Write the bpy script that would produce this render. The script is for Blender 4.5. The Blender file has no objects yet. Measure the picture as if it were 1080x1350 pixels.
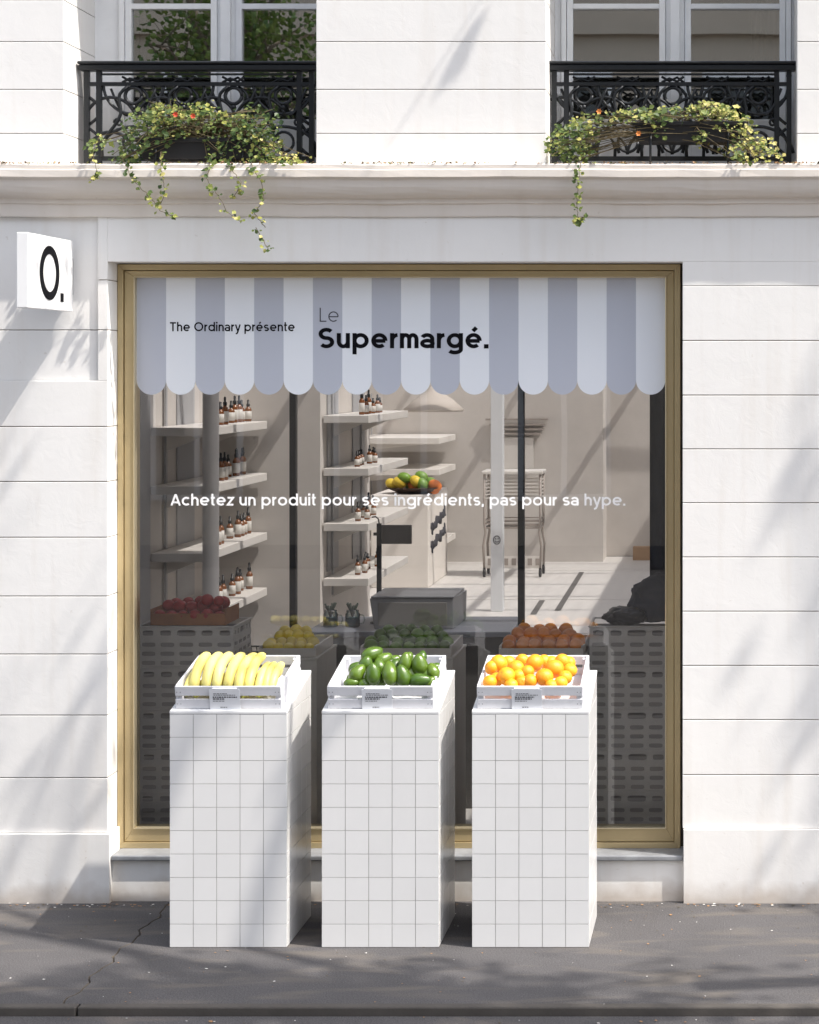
import bpy, bmesh, math, random
from mathutils import Vector, Matrix, Quaternion
random.seed(7)
R = math.radians
C = bpy.context.scene.collection

# ------------------------------------------------------------------ camera, sky, sun, exposure
D = 9.0; CZ = 2.34; PPM = 300.0; VX = 966.0; VY = 488.0
cam = bpy.data.cameras.new('camera'); camo = bpy.data.objects.new('camera', cam); C.objects.link(camo)
camo.location = (0, -D, CZ); camo.rotation_euler = (R(90), 0, 0)
cam.sensor_width = 36; cam.sensor_height = 36; cam.sensor_fit = 'AUTO'
cam.lens = 36 * PPM * D / 1350
cam.shift_x = (540 - VX) / 1350; cam.shift_y = -(675 - VY) / 1350
cam.clip_start = .1; cam.clip_end = 300
bpy.context.scene.camera = camo
SUN = Vector((1, -.37, 1.57)).normalized()
w = bpy.data.worlds.new("World"); bpy.context.scene.world = w; w.use_nodes = True
nt = w.node_tree; bg = nt.nodes['Background']
sky = nt.nodes.new('ShaderNodeTexSky'); sky.sky_type = 'NISHITA'; sky.sun_disc = False
sky.sun_elevation = math.asin(SUN.z); sky.sun_rotation = math.atan2(SUN.x, SUN.y)
sky.air_density = 1.0; sky.dust_density = 2.5; sky.ozone_density = .6
hs = nt.nodes.new('ShaderNodeHueSaturation'); hs.inputs['Saturation'].default_value = .55; nt.links.new(sky.outputs[0], hs.inputs['Color']); nt.links.new(hs.outputs[0], bg.inputs[0]); bg.inputs[1].default_value = .15
sl = bpy.data.lights.new('sun', 'SUN'); sl.energy = 2.7; sl.angle = R(.6); sl.color = (1, .945, .865)
so = bpy.data.objects.new('sun', sl); C.objects.link(so); so.rotation_euler = SUN.to_track_quat('Z', 'Y').to_euler()
so.location = (8, -5, 12)
sc = bpy.context.scene
sc.view_settings.view_transform = 'Standard'; sc.view_settings.look = 'None'
sc.view_settings.exposure = 1.3; sc.view_settings.gamma = 1
sc.render.engine = 'CYCLES'
sc.cycles.max_bounces = 10; sc.cycles.diffuse_bounces = 6; sc.cycles.transparent_max_bounces = 16

# ------------------------------------------------------------------ helpers
def kk(Y): return (D + Y) / D
def X(px, Y=0): return (px - VX) / PPM * kk(Y)
def Z(py, Y=0): return CZ + (VY - py) / PPM * kk(Y)
def P(px, py, Y=0): return Vector((X(px, Y), Y, Z(py, Y)))

class MB:
    def __init__(s): s.v = []; s.f = []; s.m = []; s.r = []; s.sm = []
    def add(s, vs, fs, mi=0, rnd=None, smooth=False):
        b = len(s.v); s.v += [tuple(p) for p in vs]
        for f in fs:
            s.f.append([b + i for i in f]); s.m.append(mi); s.r.append(random.random() if rnd is None else rnd); s.sm.append(smooth)
    def box(s, x0, x1, y0, y1, z0, z1, mi=0, rnd=None, M=None):
        vs = [Vector((x, y, z)) for x in (x0, x1) for y in (y0, y1) for z in (z0, z1)]
        if M: vs = [M @ p for p in vs]
        if rnd is None: rnd = random.random()
        s.add(vs, [(0, 1, 3, 2), (4, 6, 7, 5), (0, 4, 5, 1), (2, 3, 7, 6), (0, 2, 6, 4), (1, 5, 7, 3)], mi, rnd)
    def tube(s, pts, r, n=6, mi=0, caps=True, smooth=True):
        pts = [Vector(p) for p in pts]; rs = r if isinstance(r, (list, tuple)) else [r] * len(pts)
        t = (pts[1] - pts[0]).normalized(); u = t.orthogonal().normalized(); vs = []
        for i, p in enumerate(pts):
            a = pts[min(i + 1, len(pts) - 1)] - pts[max(i - 1, 0)]
            if a.length > 1e-9: t = a.normalized()
            u = (u - t * u.dot(t)); u = u.normalized() if u.length > 1e-6 else t.orthogonal().normalized()
            w_ = t.cross(u)
            for j in range(n):
                q = 2 * math.pi * j / n; vs.append(p + (u * math.cos(q) + w_ * math.sin(q)) * rs[i])
        fs = [(i * n + j, i * n + (j + 1) % n, (i + 1) * n + (j + 1) % n, (i + 1) * n + j) for i in range(len(pts) - 1) for j in range(n)]
        if caps: fs += [tuple(range(n))[::-1], tuple((len(pts) - 1) * n + j for j in range(n))]
        s.add(vs, fs, mi, random.random(), smooth)
    def lathe(s, prof, c=(0, 0, 0), n=16, mi=0, M=None, smooth=True, rnd=None, wob=None):
        vs = []; c = Vector(c)
        for k, (r, z) in enumerate(prof):
            for j in range(n):
                q = 2 * math.pi * j / n; rr = r * (wob(q, k / (len(prof) - 1)) if wob else 1)
                p = Vector((rr * math.cos(q), rr * math.sin(q), z))
                vs.append((M @ p if M else p) + c)
        fs = [(i * n + j, i * n + (j + 1) % n, (i + 1) * n + (j + 1) % n, (i + 1) * n + j) for i in range(len(prof) - 1) for j in range(n)]
        fs += [tuple(range(n))[::-1], tuple((len(prof) - 1) * n + j for j in range(n))]
        s.add(vs, fs, mi, random.random() if rnd is None else rnd, smooth)
    def prism(s, poly, y0, y1, mi=0, rnd=None):        # poly in x,z extruded along y
        n = len(poly); vs = [(x, y0, z) for x, z in poly] + [(x, y1, z) for x, z in poly]
        fs = [tuple(range(n)), tuple(range(n, 2 * n))[::-1]] + [(i, i + n, (i + 1) % n + n, (i + 1) % n) for i in range(n)]
        s.add(vs, fs, mi, random.random() if rnd is None else rnd)
    def build(s, name, mats, parent=None, bevel=0, seg=2, loc=None):
        me = bpy.data.meshes.new(name); me.from_pydata(s.v, [], s.f)
        if not isinstance(mats, (list, tuple)): mats = [mats]
        for m in mats: me.materials.append(m)
        me.polygons.foreach_set('material_index', s.m); me.polygons.foreach_set('use_smooth', s.sm)
        a = me.attributes.new('rnd', 'FLOAT', 'FACE'); a.data.foreach_set('value', s.r)
        bm = bmesh.new(); bm.from_mesh(me); bmesh.ops.recalc_face_normals(bm, faces=bm.faces); bm.to_mesh(me); bm.free()
        me.update()
        o = bpy.data.objects.new(name, me); C.objects.link(o)
        if parent: o.parent = parent
        if bevel:
            b = o.modifiers.new('bevel', 'BEVEL'); b.width = bevel; b.segments = seg; b.limit_method = 'ANGLE'; b.angle_limit = R(40)
        if loc: o.location = loc
        return o

def tag(o, label=None, cat=None, group=None, kind=None):
    if label: o['label'] = label
    if cat: o['category'] = cat
    if group: o['group'] = group
    if kind: o['kind'] = kind
    return o
def thing(name, label, cat, loc=(0, 0, 0), group=None, rot=None):
    o = bpy.data.objects.new(name, None); C.objects.link(o); o.location = loc; o.empty_display_size = .1
    if rot: o.rotation_euler = rot
    return tag(o, label, cat, group)
def dup(root, loc, label, rot=None, scale=None):
    r = root.copy(); C.objects.link(r); r.location = loc; r['label'] = label
    if rot: r.rotation_euler = rot
    if scale: r.scale = scale
    for ch in list(root.children):
        c = ch.copy(); C.objects.link(c); c.parent = r
        for g in list(ch.children):
            d = g.copy(); C.objects.link(d); d.parent = c
    return r
ORD = ['first', 'second', 'third', 'fourth', 'fifth', 'sixth', 'seventh', 'eighth', 'ninth', 'tenth', 'eleventh', 'twelfth']

def mat(name, col, rough=.6, metal=0, bump=0, bscale=50, var=0, vscale=3, rnd=0, col2=None, spec=.5, coat=0, bdist=.002, sss=0, detail=6):
    m = bpy.data.materials.new(name); m.use_nodes = True; n = m.node_tree.nodes; l = m.node_tree.links
    b = n['Principled BSDF']; b.inputs['Roughness'].default_value = rough; b.inputs['Metallic'].default_value = metal
    b.inputs['Specular IOR Level'].default_value = spec; b.inputs['Coat Weight'].default_value = coat
    c = (*col, 1); out = None
    tc = n.new('ShaderNodeTexCoord')
    if sss: b.inputs['Subsurface Weight'].default_value = sss; b.inputs['Subsurface Radius'].default_value = (.01, .008, .004)
    b.inputs['Base Color'].default_value = c
    rgb = n.new('ShaderNodeRGB'); rgb.outputs[0].default_value = c; out = rgb.outputs[0]
    if rnd:
        at = n.new('ShaderNodeAttribute'); at.attribute_name = 'rnd'
        mx = n.new('ShaderNodeMix'); mx.data_type = 'RGBA'; mx.inputs['A'].default_value = c
        c2 = col2 if col2 else tuple(x * (1 - rnd) for x in col); mx.inputs['B'].default_value = (*c2, 1)
        l.new(at.outputs['Fac'], mx.inputs['Factor']); out = mx.outputs['Result']
    if var:
        nz = n.new('ShaderNodeTexNoise'); nz.inputs['Scale'].default_value = vscale; nz.inputs['Detail'].default_value = detail; nz.inputs['Roughness'].default_value = .65
        l.new(tc.outputs['Object'], nz.inputs['Vector'])
        rp = n.new('ShaderNodeMapRange'); rp.inputs['From Min'].default_value = .3; rp.inputs['From Max'].default_value = .7
        rp.inputs['To Min'].default_value = 1 - var; rp.inputs['To Max'].default_value = 1 + var * .4
        l.new(nz.outputs['Fac'], rp.inputs['Value'])
        mu = n.new('ShaderNodeMix'); mu.data_type = 'RGBA'; mu.blend_type = 'MULTIPLY'; mu.inputs['Factor'].default_value = 1
        l.new(out, mu.inputs['A']); l.new(rp.outputs[0], mu.inputs['B']); out = mu.outputs['Result']
    if rnd or var: l.new(out, b.inputs['Base Color'])
    if bump:
        nb = n.new('ShaderNodeTexNoise'); nb.inputs['Scale'].default_value = bscale; nb.inputs['Detail'].default_value = 8
        l.new(tc.outputs['Object'], nb.inputs['Vector'])
        bp = n.new('ShaderNodeBump'); bp.inputs['Strength'].default_value = bump; bp.inputs['Distance'].default_value = bdist
        l.new(nb.outputs['Fac'], bp.inputs['Height']); l.new(bp.outputs[0], b.inputs['Normal'])
    m['out'] = 0
    return m

def nodes_of(m): return m.node_tree.nodes, m.node_tree.links, m.node_tree.nodes['Principled BSDF']

# painted masonry: white paint, faint vertical streaks, grime near the ground, trowel marks
def masonry(name, col, grime=True):
    m = mat(name, col, rough=.75, var=.05, vscale=1.3, spec=.3); n, l, b = nodes_of(m)
    src = b.inputs['Base Color'].links[0].from_socket
    tc = n.new('ShaderNodeTexCoord')
    mp = n.new('ShaderNodeMapping'); mp.inputs['Scale'].default_value = (9, 9, .8); l.new(tc.outputs['Object'], mp.inputs[0])
    ns = n.new('ShaderNodeTexNoise'); ns.inputs['Scale'].default_value = 1.5; ns.inputs['Detail'].default_value = 8; l.new(mp.outputs[0], ns.inputs['Vector'])
    rp = n.new('ShaderNodeMapRange'); rp.inputs['From Min'].default_value = .52; rp.inputs['From Max'].default_value = .8; rp.inputs['To Max'].default_value = .22
    l.new(ns.outputs['Fac'], rp.inputs['Value'])
    mx = n.new('ShaderNodeMix'); mx.data_type = 'RGBA'; mx.inputs['B'].default_value = (.55, .47, .38, 1)
    l.new(rp.outputs[0], mx.inputs['Factor']); l.new(src, mx.inputs['A']); out = mx.outputs['Result']
    # small specks and chips
    vo = n.new('ShaderNodeTexNoise'); vo.inputs['Scale'].default_value = 38; vo.inputs['Detail'].default_value = 3; l.new(tc.outputs['Object'], vo.inputs['Vector'])
    r2 = n.new('ShaderNodeMapRange'); r2.inputs['From Min'].default_value = .70; r2.inputs['From Max'].default_value = .78; r2.inputs['To Max'].default_value = .35
    l.new(vo.outputs['Fac'], r2.inputs['Value'])
    m2 = n.new('ShaderNodeMix'); m2.data_type = 'RGBA'; m2.inputs['B'].default_value = (.45, .38, .3, 1)
    l.new(r2.outputs[0], m2.inputs['Factor']); l.new(out, m2.inputs['A']); out = m2.outputs['Result']
    if grime:
        sp = n.new('ShaderNodeSeparateXYZ'); l.new(tc.outputs['Object'], sp.inputs[0])
        n3 = n.new('ShaderNodeTexNoise'); n3.inputs['Scale'].default_value = 9; n3.inputs['Detail'].default_value = 8; l.new(tc.outputs['Object'], n3.inputs['Vector'])
        a = n.new('ShaderNodeMath'); a.operation = 'MULTIPLY_ADD'; a.inputs[1].default_value = -.14; l.new(n3.outputs['Fac'], a.inputs[0]); l.new(sp.outputs['Z'], a.inputs[2])
        r3 = n.new('ShaderNodeMapRange'); r3.inputs['From Min'].default_value = -.06; r3.inputs['From Max'].default_value = .03; r3.inputs['To Min'].default_value = .55; r3.inputs['To Max'].default_value = 0
        l.new(a.outputs[0], r3.inputs['Value'])
        m3 = n.new('ShaderNodeMix'); m3.data_type = 'RGBA'; m3.inputs['B'].default_value = (.33, .25, .18, 1)
        l.new(r3.outputs[0], m3.inputs['Factor']); l.new(out, m3.inputs['A']); out = m3.outputs['Result']
    l.new(out, b.inputs['Base Color'])
    nb = n.new('ShaderNodeTexNoise'); nb.inputs['Scale'].default_value = 14; nb.inputs['Detail'].default_value = 10; nb.inputs['Roughness'].default_value = .62; nb.inputs['Distortion'].default_value = .6
    l.new(tc.outputs['Object'], nb.inputs['Vector'])
    bp = n.new('ShaderNodeBump'); bp.inputs["Strength"].default_value = .2; bp.inputs["Distance"].default_value = .006
    l.new(nb.outputs['Fac'], bp.inputs['Height']); l.new(bp.outputs[0], b.inputs['Normal'])
    return m

def glass(name, refl, tint):
    m = bpy.data.materials.new(name); m.use_nodes = True; n = m.node_tree.nodes; l = m.node_tree.links
    n.remove(n['Principled BSDF']); o = n['Material Output']
    t = n.new('ShaderNodeBsdfTransparent'); t.inputs[0].default_value = (*tint, 1)
    g = n.new('ShaderNodeBsdfGlossy'); g.inputs['Roughness'].default_value = 0.0; g.inputs[0].default_value = (1, 1, 1, 1)
    f = n.new('ShaderNodeFresnel'); f.inputs[0].default_value = 1.5
    a = n.new('ShaderNodeMath'); a.operation = 'ADD'; a.inputs[1].default_value = refl - .04; a.use_clamp = True; l.new(f.outputs[0], a.inputs[0])
    tc = n.new('ShaderNodeTexCoord'); nz = n.new('ShaderNodeTexNoise'); nz.inputs['Scale'].default_value = 1.6; nz.inputs['Detail'].default_value = 1; l.new(tc.outputs['Object'], nz.inputs['Vector'])
    bp = n.new('ShaderNodeBump'); bp.inputs['Strength'].default_value = .03; bp.inputs['Distance'].default_value = .01; l.new(nz.outputs['Fac'], bp.inputs['Height']); l.new(bp.outputs[0], g.inputs['Normal'])
    x = n.new('ShaderNodeMixShader'); l.new(a.outputs[0], x.inputs[0]); l.new(t.outputs[0], x.inputs[1]); l.new(g.outputs[0], x.inputs[2]); l.new(x.outputs[0], o.inputs[0])
    return m

WALL = masonry('white_painted_masonry', (.80, .785, .765))
STONE = masonry('cornice_stone_paint', (.72, .66, .60), False)
GAP = mat('joint_dark', (.10, .085, .07), .9)
JOINT = mat('joint_mortar', (.30, .25, .21), .9, bump=.4, bscale=80)
BRASS = mat('brushed_gold_aluminium', (.54, .43, .245), .38, .62, var=.12, vscale=2.5, bump=.1, bscale=30, bdist=.0006)
BRASS2 = mat('gold_bead', (.72, .62, .42), .3, .8)
ZINC = mat('weathered_zinc', (.32, .33, .35), .5, .3, var=.4, vscale=6, bump=.3, bscale=30)
SHOPGLASS = glass('shop_glass', .045, (.97, .97, .97))
UPGLASS = glass('upper_window_glass', .32, (.7, .72, .7))
FRAMEW = mat('white_window_paint', (.83, .84, .85), .45, var=.08, vscale=5, bump=.15, bscale=40)
IRON = mat('black_wrought_iron', (.012, .014, .017), .42, .2, bump=.5, bscale=90, bdist=.001)
STRIPE_G = mat('vinyl_grey_stripe', (.50, .525, .60), .6, spec=.2)
STRIPE_W = mat('vinyl_pale_stripe', (.80, .83, .88), .6, spec=.2)
INK = mat('black_vinyl_lettering', (.006, .006, .008), .9, spec=.1)
INKG = mat('grey_vinyl_lettering', (.06, .06, .07), .9, spec=.1)
INKW = mat('white_vinyl_lettering', (.93, .93, .93), .5)
IWALL = mat('interior_plaster', (.60, .565, .53), .85, var=.12, vscale=1.5, bump=.3, bscale=12, bdist=.004)
IGREY = mat('interior_grey_panel', (.40, .40, .41), .8, var=.15, vscale=1.5)
SHELFM = mat('shelf_white_laminate', (.72, .69, .65), .5, var=.06, vscale=4)
DARK = mat('dark_counter', (.10, .096, .092), .45, var=.2, vscale=4)
DARKTOP = mat('slate_counter_top', (.13, .14, .165), .4, var=.2, vscale=5)
STEEL = mat('brushed_steel', (.30, .31, .33), .38, .6, var=.2, vscale=3)
BLACK = mat('black_steel', (.012, .012, .013), .4)
PLG = mat('grey_plastic', (.58, .57, .55), .55, var=.15, vscale=6)
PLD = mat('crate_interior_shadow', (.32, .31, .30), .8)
PLB = mat('black_plastic', (.010, .010, .012), .5)
TILE = mat('white_glazed_tile', (.71, .705, .70), .22, rnd=.035, spec=.5, var=.02, vscale=8)
GROUT = mat('grey_grout', (.40, .39, .375), .9, bump=.3, bscale=120, var=.2, vscale=10)
TOPW = mat('white_lacquer', (.74, .74, .74), .4, var=.03, vscale=6)
CRATEW = mat('white_painted_wood', (.70, .70, .73), .5, rnd=.07, bump=.3, bscale=60, var=.05, vscale=12)
CARD = mat('card', (.78, .79, .82), .6)
AMBER = mat('amber_glass', (.20, .07, .02), .2)
LABELM = mat('bottle_label', (.62, .60, .56), .6)
WOOD = mat('brown_cardboard', (.34, .14, .05), .8, var=.25, vscale=8)

# ------------------------------------------------------------------ ground
ASPH = mat('dark_asphalt', (.072, .068, .070), .85, var=.30, vscale=1.2, detail=12)
n, l, b = nodes_of(ASPH)
tc = n.new('ShaderNodeTexCoord'); src = b.inputs['Base Color'].links[0].from_socket
v1 = n.new('ShaderNodeTexNoise'); v1.inputs['Scale'].default_value = 190; v1.inputs['Detail'].default_value = 3; l.new(tc.outputs['Object'], v1.inputs['Vector'])
rp = n.new('ShaderNodeMapRange'); rp.inputs['From Min'].default_value = .35; rp.inputs['From Max'].default_value = .72; rp.inputs['To Min'].default_value = .6; rp.inputs['To Max'].default_value = 1.75; l.new(v1.outputs['Fac'], rp.inputs['Value'])
mu = n.new('ShaderNodeMix'); mu.data_type = 'RGBA'; mu.blend_type = 'MULTIPLY'; mu.inputs['Factor'].default_value = 1
l.new(src, mu.inputs['A']); l.new(rp.outputs[0], mu.inputs['B'])
mp = n.new('ShaderNodeMapping'); mp.inputs['Scale'].default_value = (1, 3.2, 1); l.new(tc.outputs['Object'], mp.inputs[0])
v2 = n.new('ShaderNodeTexNoise'); v2.inputs['Scale'].default_value = 1.6; v2.inputs['Detail'].default_value = 9; v2.inputs['Distortion'].default_value = 1; l.new(mp.outputs[0], v2.inputs['Vector'])
rp2 = n.new('ShaderNodeMapRange'); rp2.inputs['From Min'].default_value = .52; rp2.inputs['From Max'].default_value = .68; rp2.inputs['To Max'].default_value = .5; l.new(v2.outputs['Fac'], rp2.inputs['Value'])
m2 = n.new('ShaderNodeMix'); m2.data_type = 'RGBA'; m2.inputs['B'].default_value = (.150, .128, .105, 1); l.new(rp2.outputs[0], m2.inputs['Factor']); l.new(mu.outputs['Result'], m2.inputs['A'])
l.new(m2.outputs['Result'], b.inputs['Base Color'])
nb = n.new('ShaderNodeTexNoise'); nb.inputs['Scale'].default_value = 120; nb.inputs['Detail'].default_value = 6; l.new(tc.outputs['Object'], nb.inputs['Vector'])
bp = n.new('ShaderNodeBump'); bp.inputs['Strength'].default_value = .6; bp.inputs['Distance'].default_value = .004; l.new(nb.outputs['Fac'], bp.inputs['Height']); l.new(bp.outputs[0], b.inputs['Normal'])
KERB = mat('granite_kerb', (.075, .066, .058), .8, var=.3, vscale=4, bump=.5, bscale=90)

KY = -1.49
def sheet(name, x0, x1, y0, y1, z, m, nx, ny, amp):
    b_ = MB(); vs = []
    for j in range(ny + 1):
        for i in range(nx + 1):
            x = x0 + (x1 - x0) * i / nx; y = y0 + (y1 - y0) * j / ny
            vs.append((x, y, z + amp * (math.sin(x * 2.3 + y) + math.sin(y * 3.1 - x * .7)) / 2))
    fs = [(j * (nx + 1) + i, j * (nx + 1) + i + 1, (j + 1) * (nx + 1) + i + 1, (j + 1) * (nx + 1) + i) for j in range(ny) for i in range(nx)]
    b_.add(vs, fs, 0, .5, True); return tag(b_.build(name, m), kind='structure')
sheet('ground', -60, 60, -60, 60, -.16, ASPH, 4, 4, 0)
# pavement with a crack / slab joint opened in it
pav = MB()
j0 = (X(163, -.7) , .3); ja = Vector((-2.55, .1)); jb = Vector((-2.42 - .02, KY + .05))
ja = Vector((X(172, -.62), .1)); jb = Vector((X(84, -1.45), KY + .05))
jc = (ja - jb).normalized(); 
def jx(y, off): 
    t = (y - jb.y) / (ja.y - jb.y); return jb.x + (ja.x - jb.x) * t + off + .012 * math.sin(y * 19) + .006 * math.sin(y * 47)
ys = [.1 + (KY + .05 - .1) * i / 40 for i in range(41)]
for i in range(40):
    y0, y1 = ys[i + 1], ys[i]; g = .004
    pav.add([(-9, y0, 0), (jx(y0, -g), y0, 0), (jx(y1, -g), y1, 0), (-9, y1, 0)], [(0, 1, 2, 3)], 0, .4)
    pav.add([(jx(y0, g), y0, 0), (9, y0, 0), (9, y1, 0), (jx(y1, g), y1, 0)], [(0, 1, 2, 3)], 0, .6)
    pav.add([(jx(y0, -g), y0, 0), (jx(y0, 0), y0, -.012), (jx(y1, 0), y1, -.012), (jx(y1, -g), y1, 0)], [(0, 1, 2, 3)], 1, .4)
    pav.add([(jx(y0, g), y0, 0), (jx(y0, 0), y0, -.012), (jx(y1, 0), y1, -.012), (jx(y1, g), y1, 0)], [(0, 1, 2, 3)], 1, .4)
tag(pav.build('pavement', [ASPH, GAP]), kind='structure')
kb = MB(); x = -9
while x < 9:
    L = 3.1 + random.random(); kb.box(x, x + L - .006, KY, KY + .049, -.15, .003 + random.random() * .002); x += L
tag(kb.build('kerb', KERB, bevel=.006), kind='structure')
rd = MB(); rd.box(-9, 9, -15, KY - .012, -.155, -.026)
tag(rd.build('road', ASPH), kind='structure')
fp = MB(); fp.box(-12, 12, -18, -15.02, -.155, 0); tag(fp.build('far_pavement', ASPH), kind='structure')

# ------------------------------------------------------------------ the building
house = thing('townhouse', 'white painted townhouse front with grooved masonry, cornice, shop window and two iron railed windows above', 'building', (0, 0, 0))
WX0, WX1 = X(142), X(900); WT = Z(345); SILL = Z(1128)
fw = MB(); DEP = .30
LG = [369, 435, 502, 562.5, 635, 708.5, 786, 862.5, 943, 1025.5]; RG = [377, 449, 521, 592, 663, 734.5, 806, 877.5, 949, 1021.5]
XL, XR = -6.5, 5.0; g = .0018
def courses(x0, x1, lines, ytop, ybot, yf):
    ed = [ytop] + lines + [ybot]
    for a, b_ in zip(ed[:-1], ed[1:]):
        if abs(a - b_) < 1: continue
        fw.box(x0, x1, yf, DEP, Z(b_) + (g if b_ != ybot else 0), Z(a) - (g if a != ytop else 0))
PT = 240.0
# left pier: recessed courses, plus the flat strip beside the window
XS = X(129)
courses(XL, XS - .001, LG[1:2], 286, LG[2], .016)
courses(XS, WX0, LG[:2], 286, LG[2], 0)
courses(XL, WX0, LG[3:], LG[2], 1098, 0)
fw.box(XL, XS - .001, .0161, DEP - .01, Z(LG[2]) - .002, Z(LG[2]) + .002)
courses(WX1, XR, RG[1:], RG[0], 1092, 0)
fw.box(XL, WX0 + .012, -.014, DEP, -.05, Z(1098) - .002)             # plinths
fw.box(WX1 + .004, XR, -.014, DEP, -.05, Z(1092) - .002)
fw.box(XL, XR, .0001, DEP, Z(286) + .0001, Z(240))                      # frieze
fw.box(WX0, XR, .0, DEP - .002, WT, Z(286))
fw.box(WX1, XR, .0002, DEP - .004, Z(RG[0]) + g, WT - .0001)
fw.box(WX0 + .012, WX1 + .004, .022, DEP, -.05, SILL - .028)             # low wall under the window
LT = 3.24; OT = 4.75; TOP = 5.05
UG = [-60, 0, 55, 118, 176]
def upper(x0, x1):
    ed = [OT] + [Z(q) for q in UG] + [LT - .1]
    for a, b_ in zip(ed[:-1], ed[1:]): fw.box(x0, x1, 0, .46, b_ + g * .8, a - g * .8)
OL0, OL1, OR0, OR1 = X(84), X(417), X(720), X(1051)
upper(XL, OL0); upper(OL1, OR0); upper(OR1, XR)
fw.box(XL, XR, 0, .46, OT, TOP)
fw.build('wall', WALL, house, bevel=.004)
bk = MB()                                                              # mortar seen at the back of the grooves
for x0, x1, z0, z1 in ((XL + .01, WX0 - .006, 0, Z(290)), (WX1 + .006, XR - .01, 0, Z(350)), (XL + .01, OL0 - .006, LT - .05, OT), (OL1 + .006, OR0 - .006, LT - .05, OT), (OR1 + .006, XR - .01, LT - .05, OT)):
    yy = .024 if x0 < WX0 and z0 == 0 else .009
    if x0 < WX0 and z0 == 0:
        bk.box(x0, x1, .024, DEP - .02, z0, z1); bk.box(XL + .01, WX0 - .006, .009, .0235, z0, Z(LG[2])); bk.box(XS + .006, WX0 - .006, .009, .0235, Z(LG[2]) + .002, z1)
    else: bk.box(x0, x1, .009, DEP - .02, z0, z1)
bk.build('mortar_joint', JOINT, house)
# cornice: moulded profile swept along the wall
prof = [(.05, LT + .012), (-.098, LT - .002), (-.104, LT - .008), (-.104, LT - .026), (-.110, LT - .030), (-.110, LT - .060), (-.100, LT - .066), (-.092, LT - .070)]
for i in range(9):
    a = i / 8 * math.pi / 2; prof.append((-.090 + .058 * (1 - math.cos(a)), LT - .074 - .072 * math.sin(a)))
prof += [(-.026, LT - .150), (-.026, LT - .168), (-.016, LT - .174), (-.012, Z(284)), (-.010, Z(286)), (.05, Z(286))]
co = MB(); NS = 90
vs = []; 
for i in range(NS + 1):
    x = XL + (XR - XL) * i / NS
    for (y, z) in prof:
        jz = .0022 * math.sin(x * 5.1) + .0018 * math.sin(x * 17.3) + (random.random() - .5) * .0016
        vs.append((x, y + (jz if y < -.02 else 0), z + jz * .6))
n_ = len(prof)
co.add(vs, [(i * n_ + j, (i + 1) * n_ + j, (i + 1) * n_ + j + 1, i * n_ + j + 1) for i in range(NS) for j in range(n_ - 1)], 0, .5, False)
co.add([vs[k] for k in range(n_)], [tuple(range(n_))], 0, .5); co.add([vs[NS * n_ + k] for k in range(n_)], [tuple(range(n_))], 0, .5)
co.build('cornice', STONE, house)
for a, b_ in ((OL0, OL1), (OR0, OR1)): fl_ = MB(); fl_.box(a - .02, b_ + .02, .03, .6, LT - .08, LT + .006); fl_.build('window_ledge', STONE, house, bevel=.004)
sil = MB(); sil.box(WX0 + .014, WX1 + .002, -.002, .17, SILL - .024, SILL); sil.build('sill', ZINC, house, bevel=.006)

# shop window
FY = .145; f0, f1 = X(155.5, FY), X(897, FY); ft, fb = Z(348.5, FY), Z(1118, FY)
gx0, gx1, gt, gb_ = X(178, FY), X(877, FY), Z(366, FY), Z(1091, FY)
fr = MB()
def mitre(b_, X0, X1, ZB, ZT, x0, x1, zb, zt, y0, y1, mi=0):
    for q in ([(X0, ZT), (X1, ZT), (x1, zt), (x0, zt)], [(X1, ZT), (X1, ZB), (x1, zb), (x1, zt)], [(X1, ZB), (X0, ZB), (x0, zb), (x1, zb)], [(X0, ZB), (X0, ZT), (x0, zt), (x0, zb)]):
        b_.prism(q, y0, y1, mi)
i1 = .026
mitre(fr, f0, f1, fb, ft, f0 + i1, f1 - i1, fb + i1, ft - i1, FY - .008, FY + .09)
mitre(fr, f0 + i1 + .002, f1 - i1 - .002, fb + i1 + .002, ft - i1 - .002, gx0 - .006, gx1 + .006, gb_ - .006, gt + .006, FY + .003, FY + .085)
mitre(fr, gx0 - .0065, gx1 + .0065, gb_ - .0065, gt + .0065, gx0, gx1, gb_, gt, FY - .004, FY + .08, 1)
shopw = fr.build('shop_window', [BRASS, BRASS2], house, bevel=.0022)
tag(shopw, 'large gold framed shop window with striped awning graphic and white slogan')
gp = MB(); mitre(gp, WX0 + .0, WX1 + .003, SILL, WT, f0 - .001, f1 + .001, fb + .0, ft + .001, FY + .03, FY + .1); gp.build('seal', GAP, shopw)
GY = FY + .03
gl = MB(); gl.box(gx0 - .003, gx1 + .003, GY, GY + .008, gb_ - .003, gt + .003); gl.build('glass_pane', SHOPGLASS, shopw)
# decal on the glass
NST = 18; sw = (gx1 - gx0) / NST; zc = Z(501, FY); dec = MB()
for i in range(NST):
    a = gx0 + i * sw; c = a + sw / 2; poly = [(a, gt), (a + sw, gt), (a + sw, zc)]
    for k in range(1, 20): q = math.pi * k / 20; poly.append((c + sw / 2 * math.cos(q), zc - sw / 2 * math.sin(q)))
    poly.append((a, zc)); dec.prism(poly, GY - .0022, GY - .0006, i % 2)
dec.build('awning_decal', [STRIPE_G, STRIPE_W], shopw)

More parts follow.
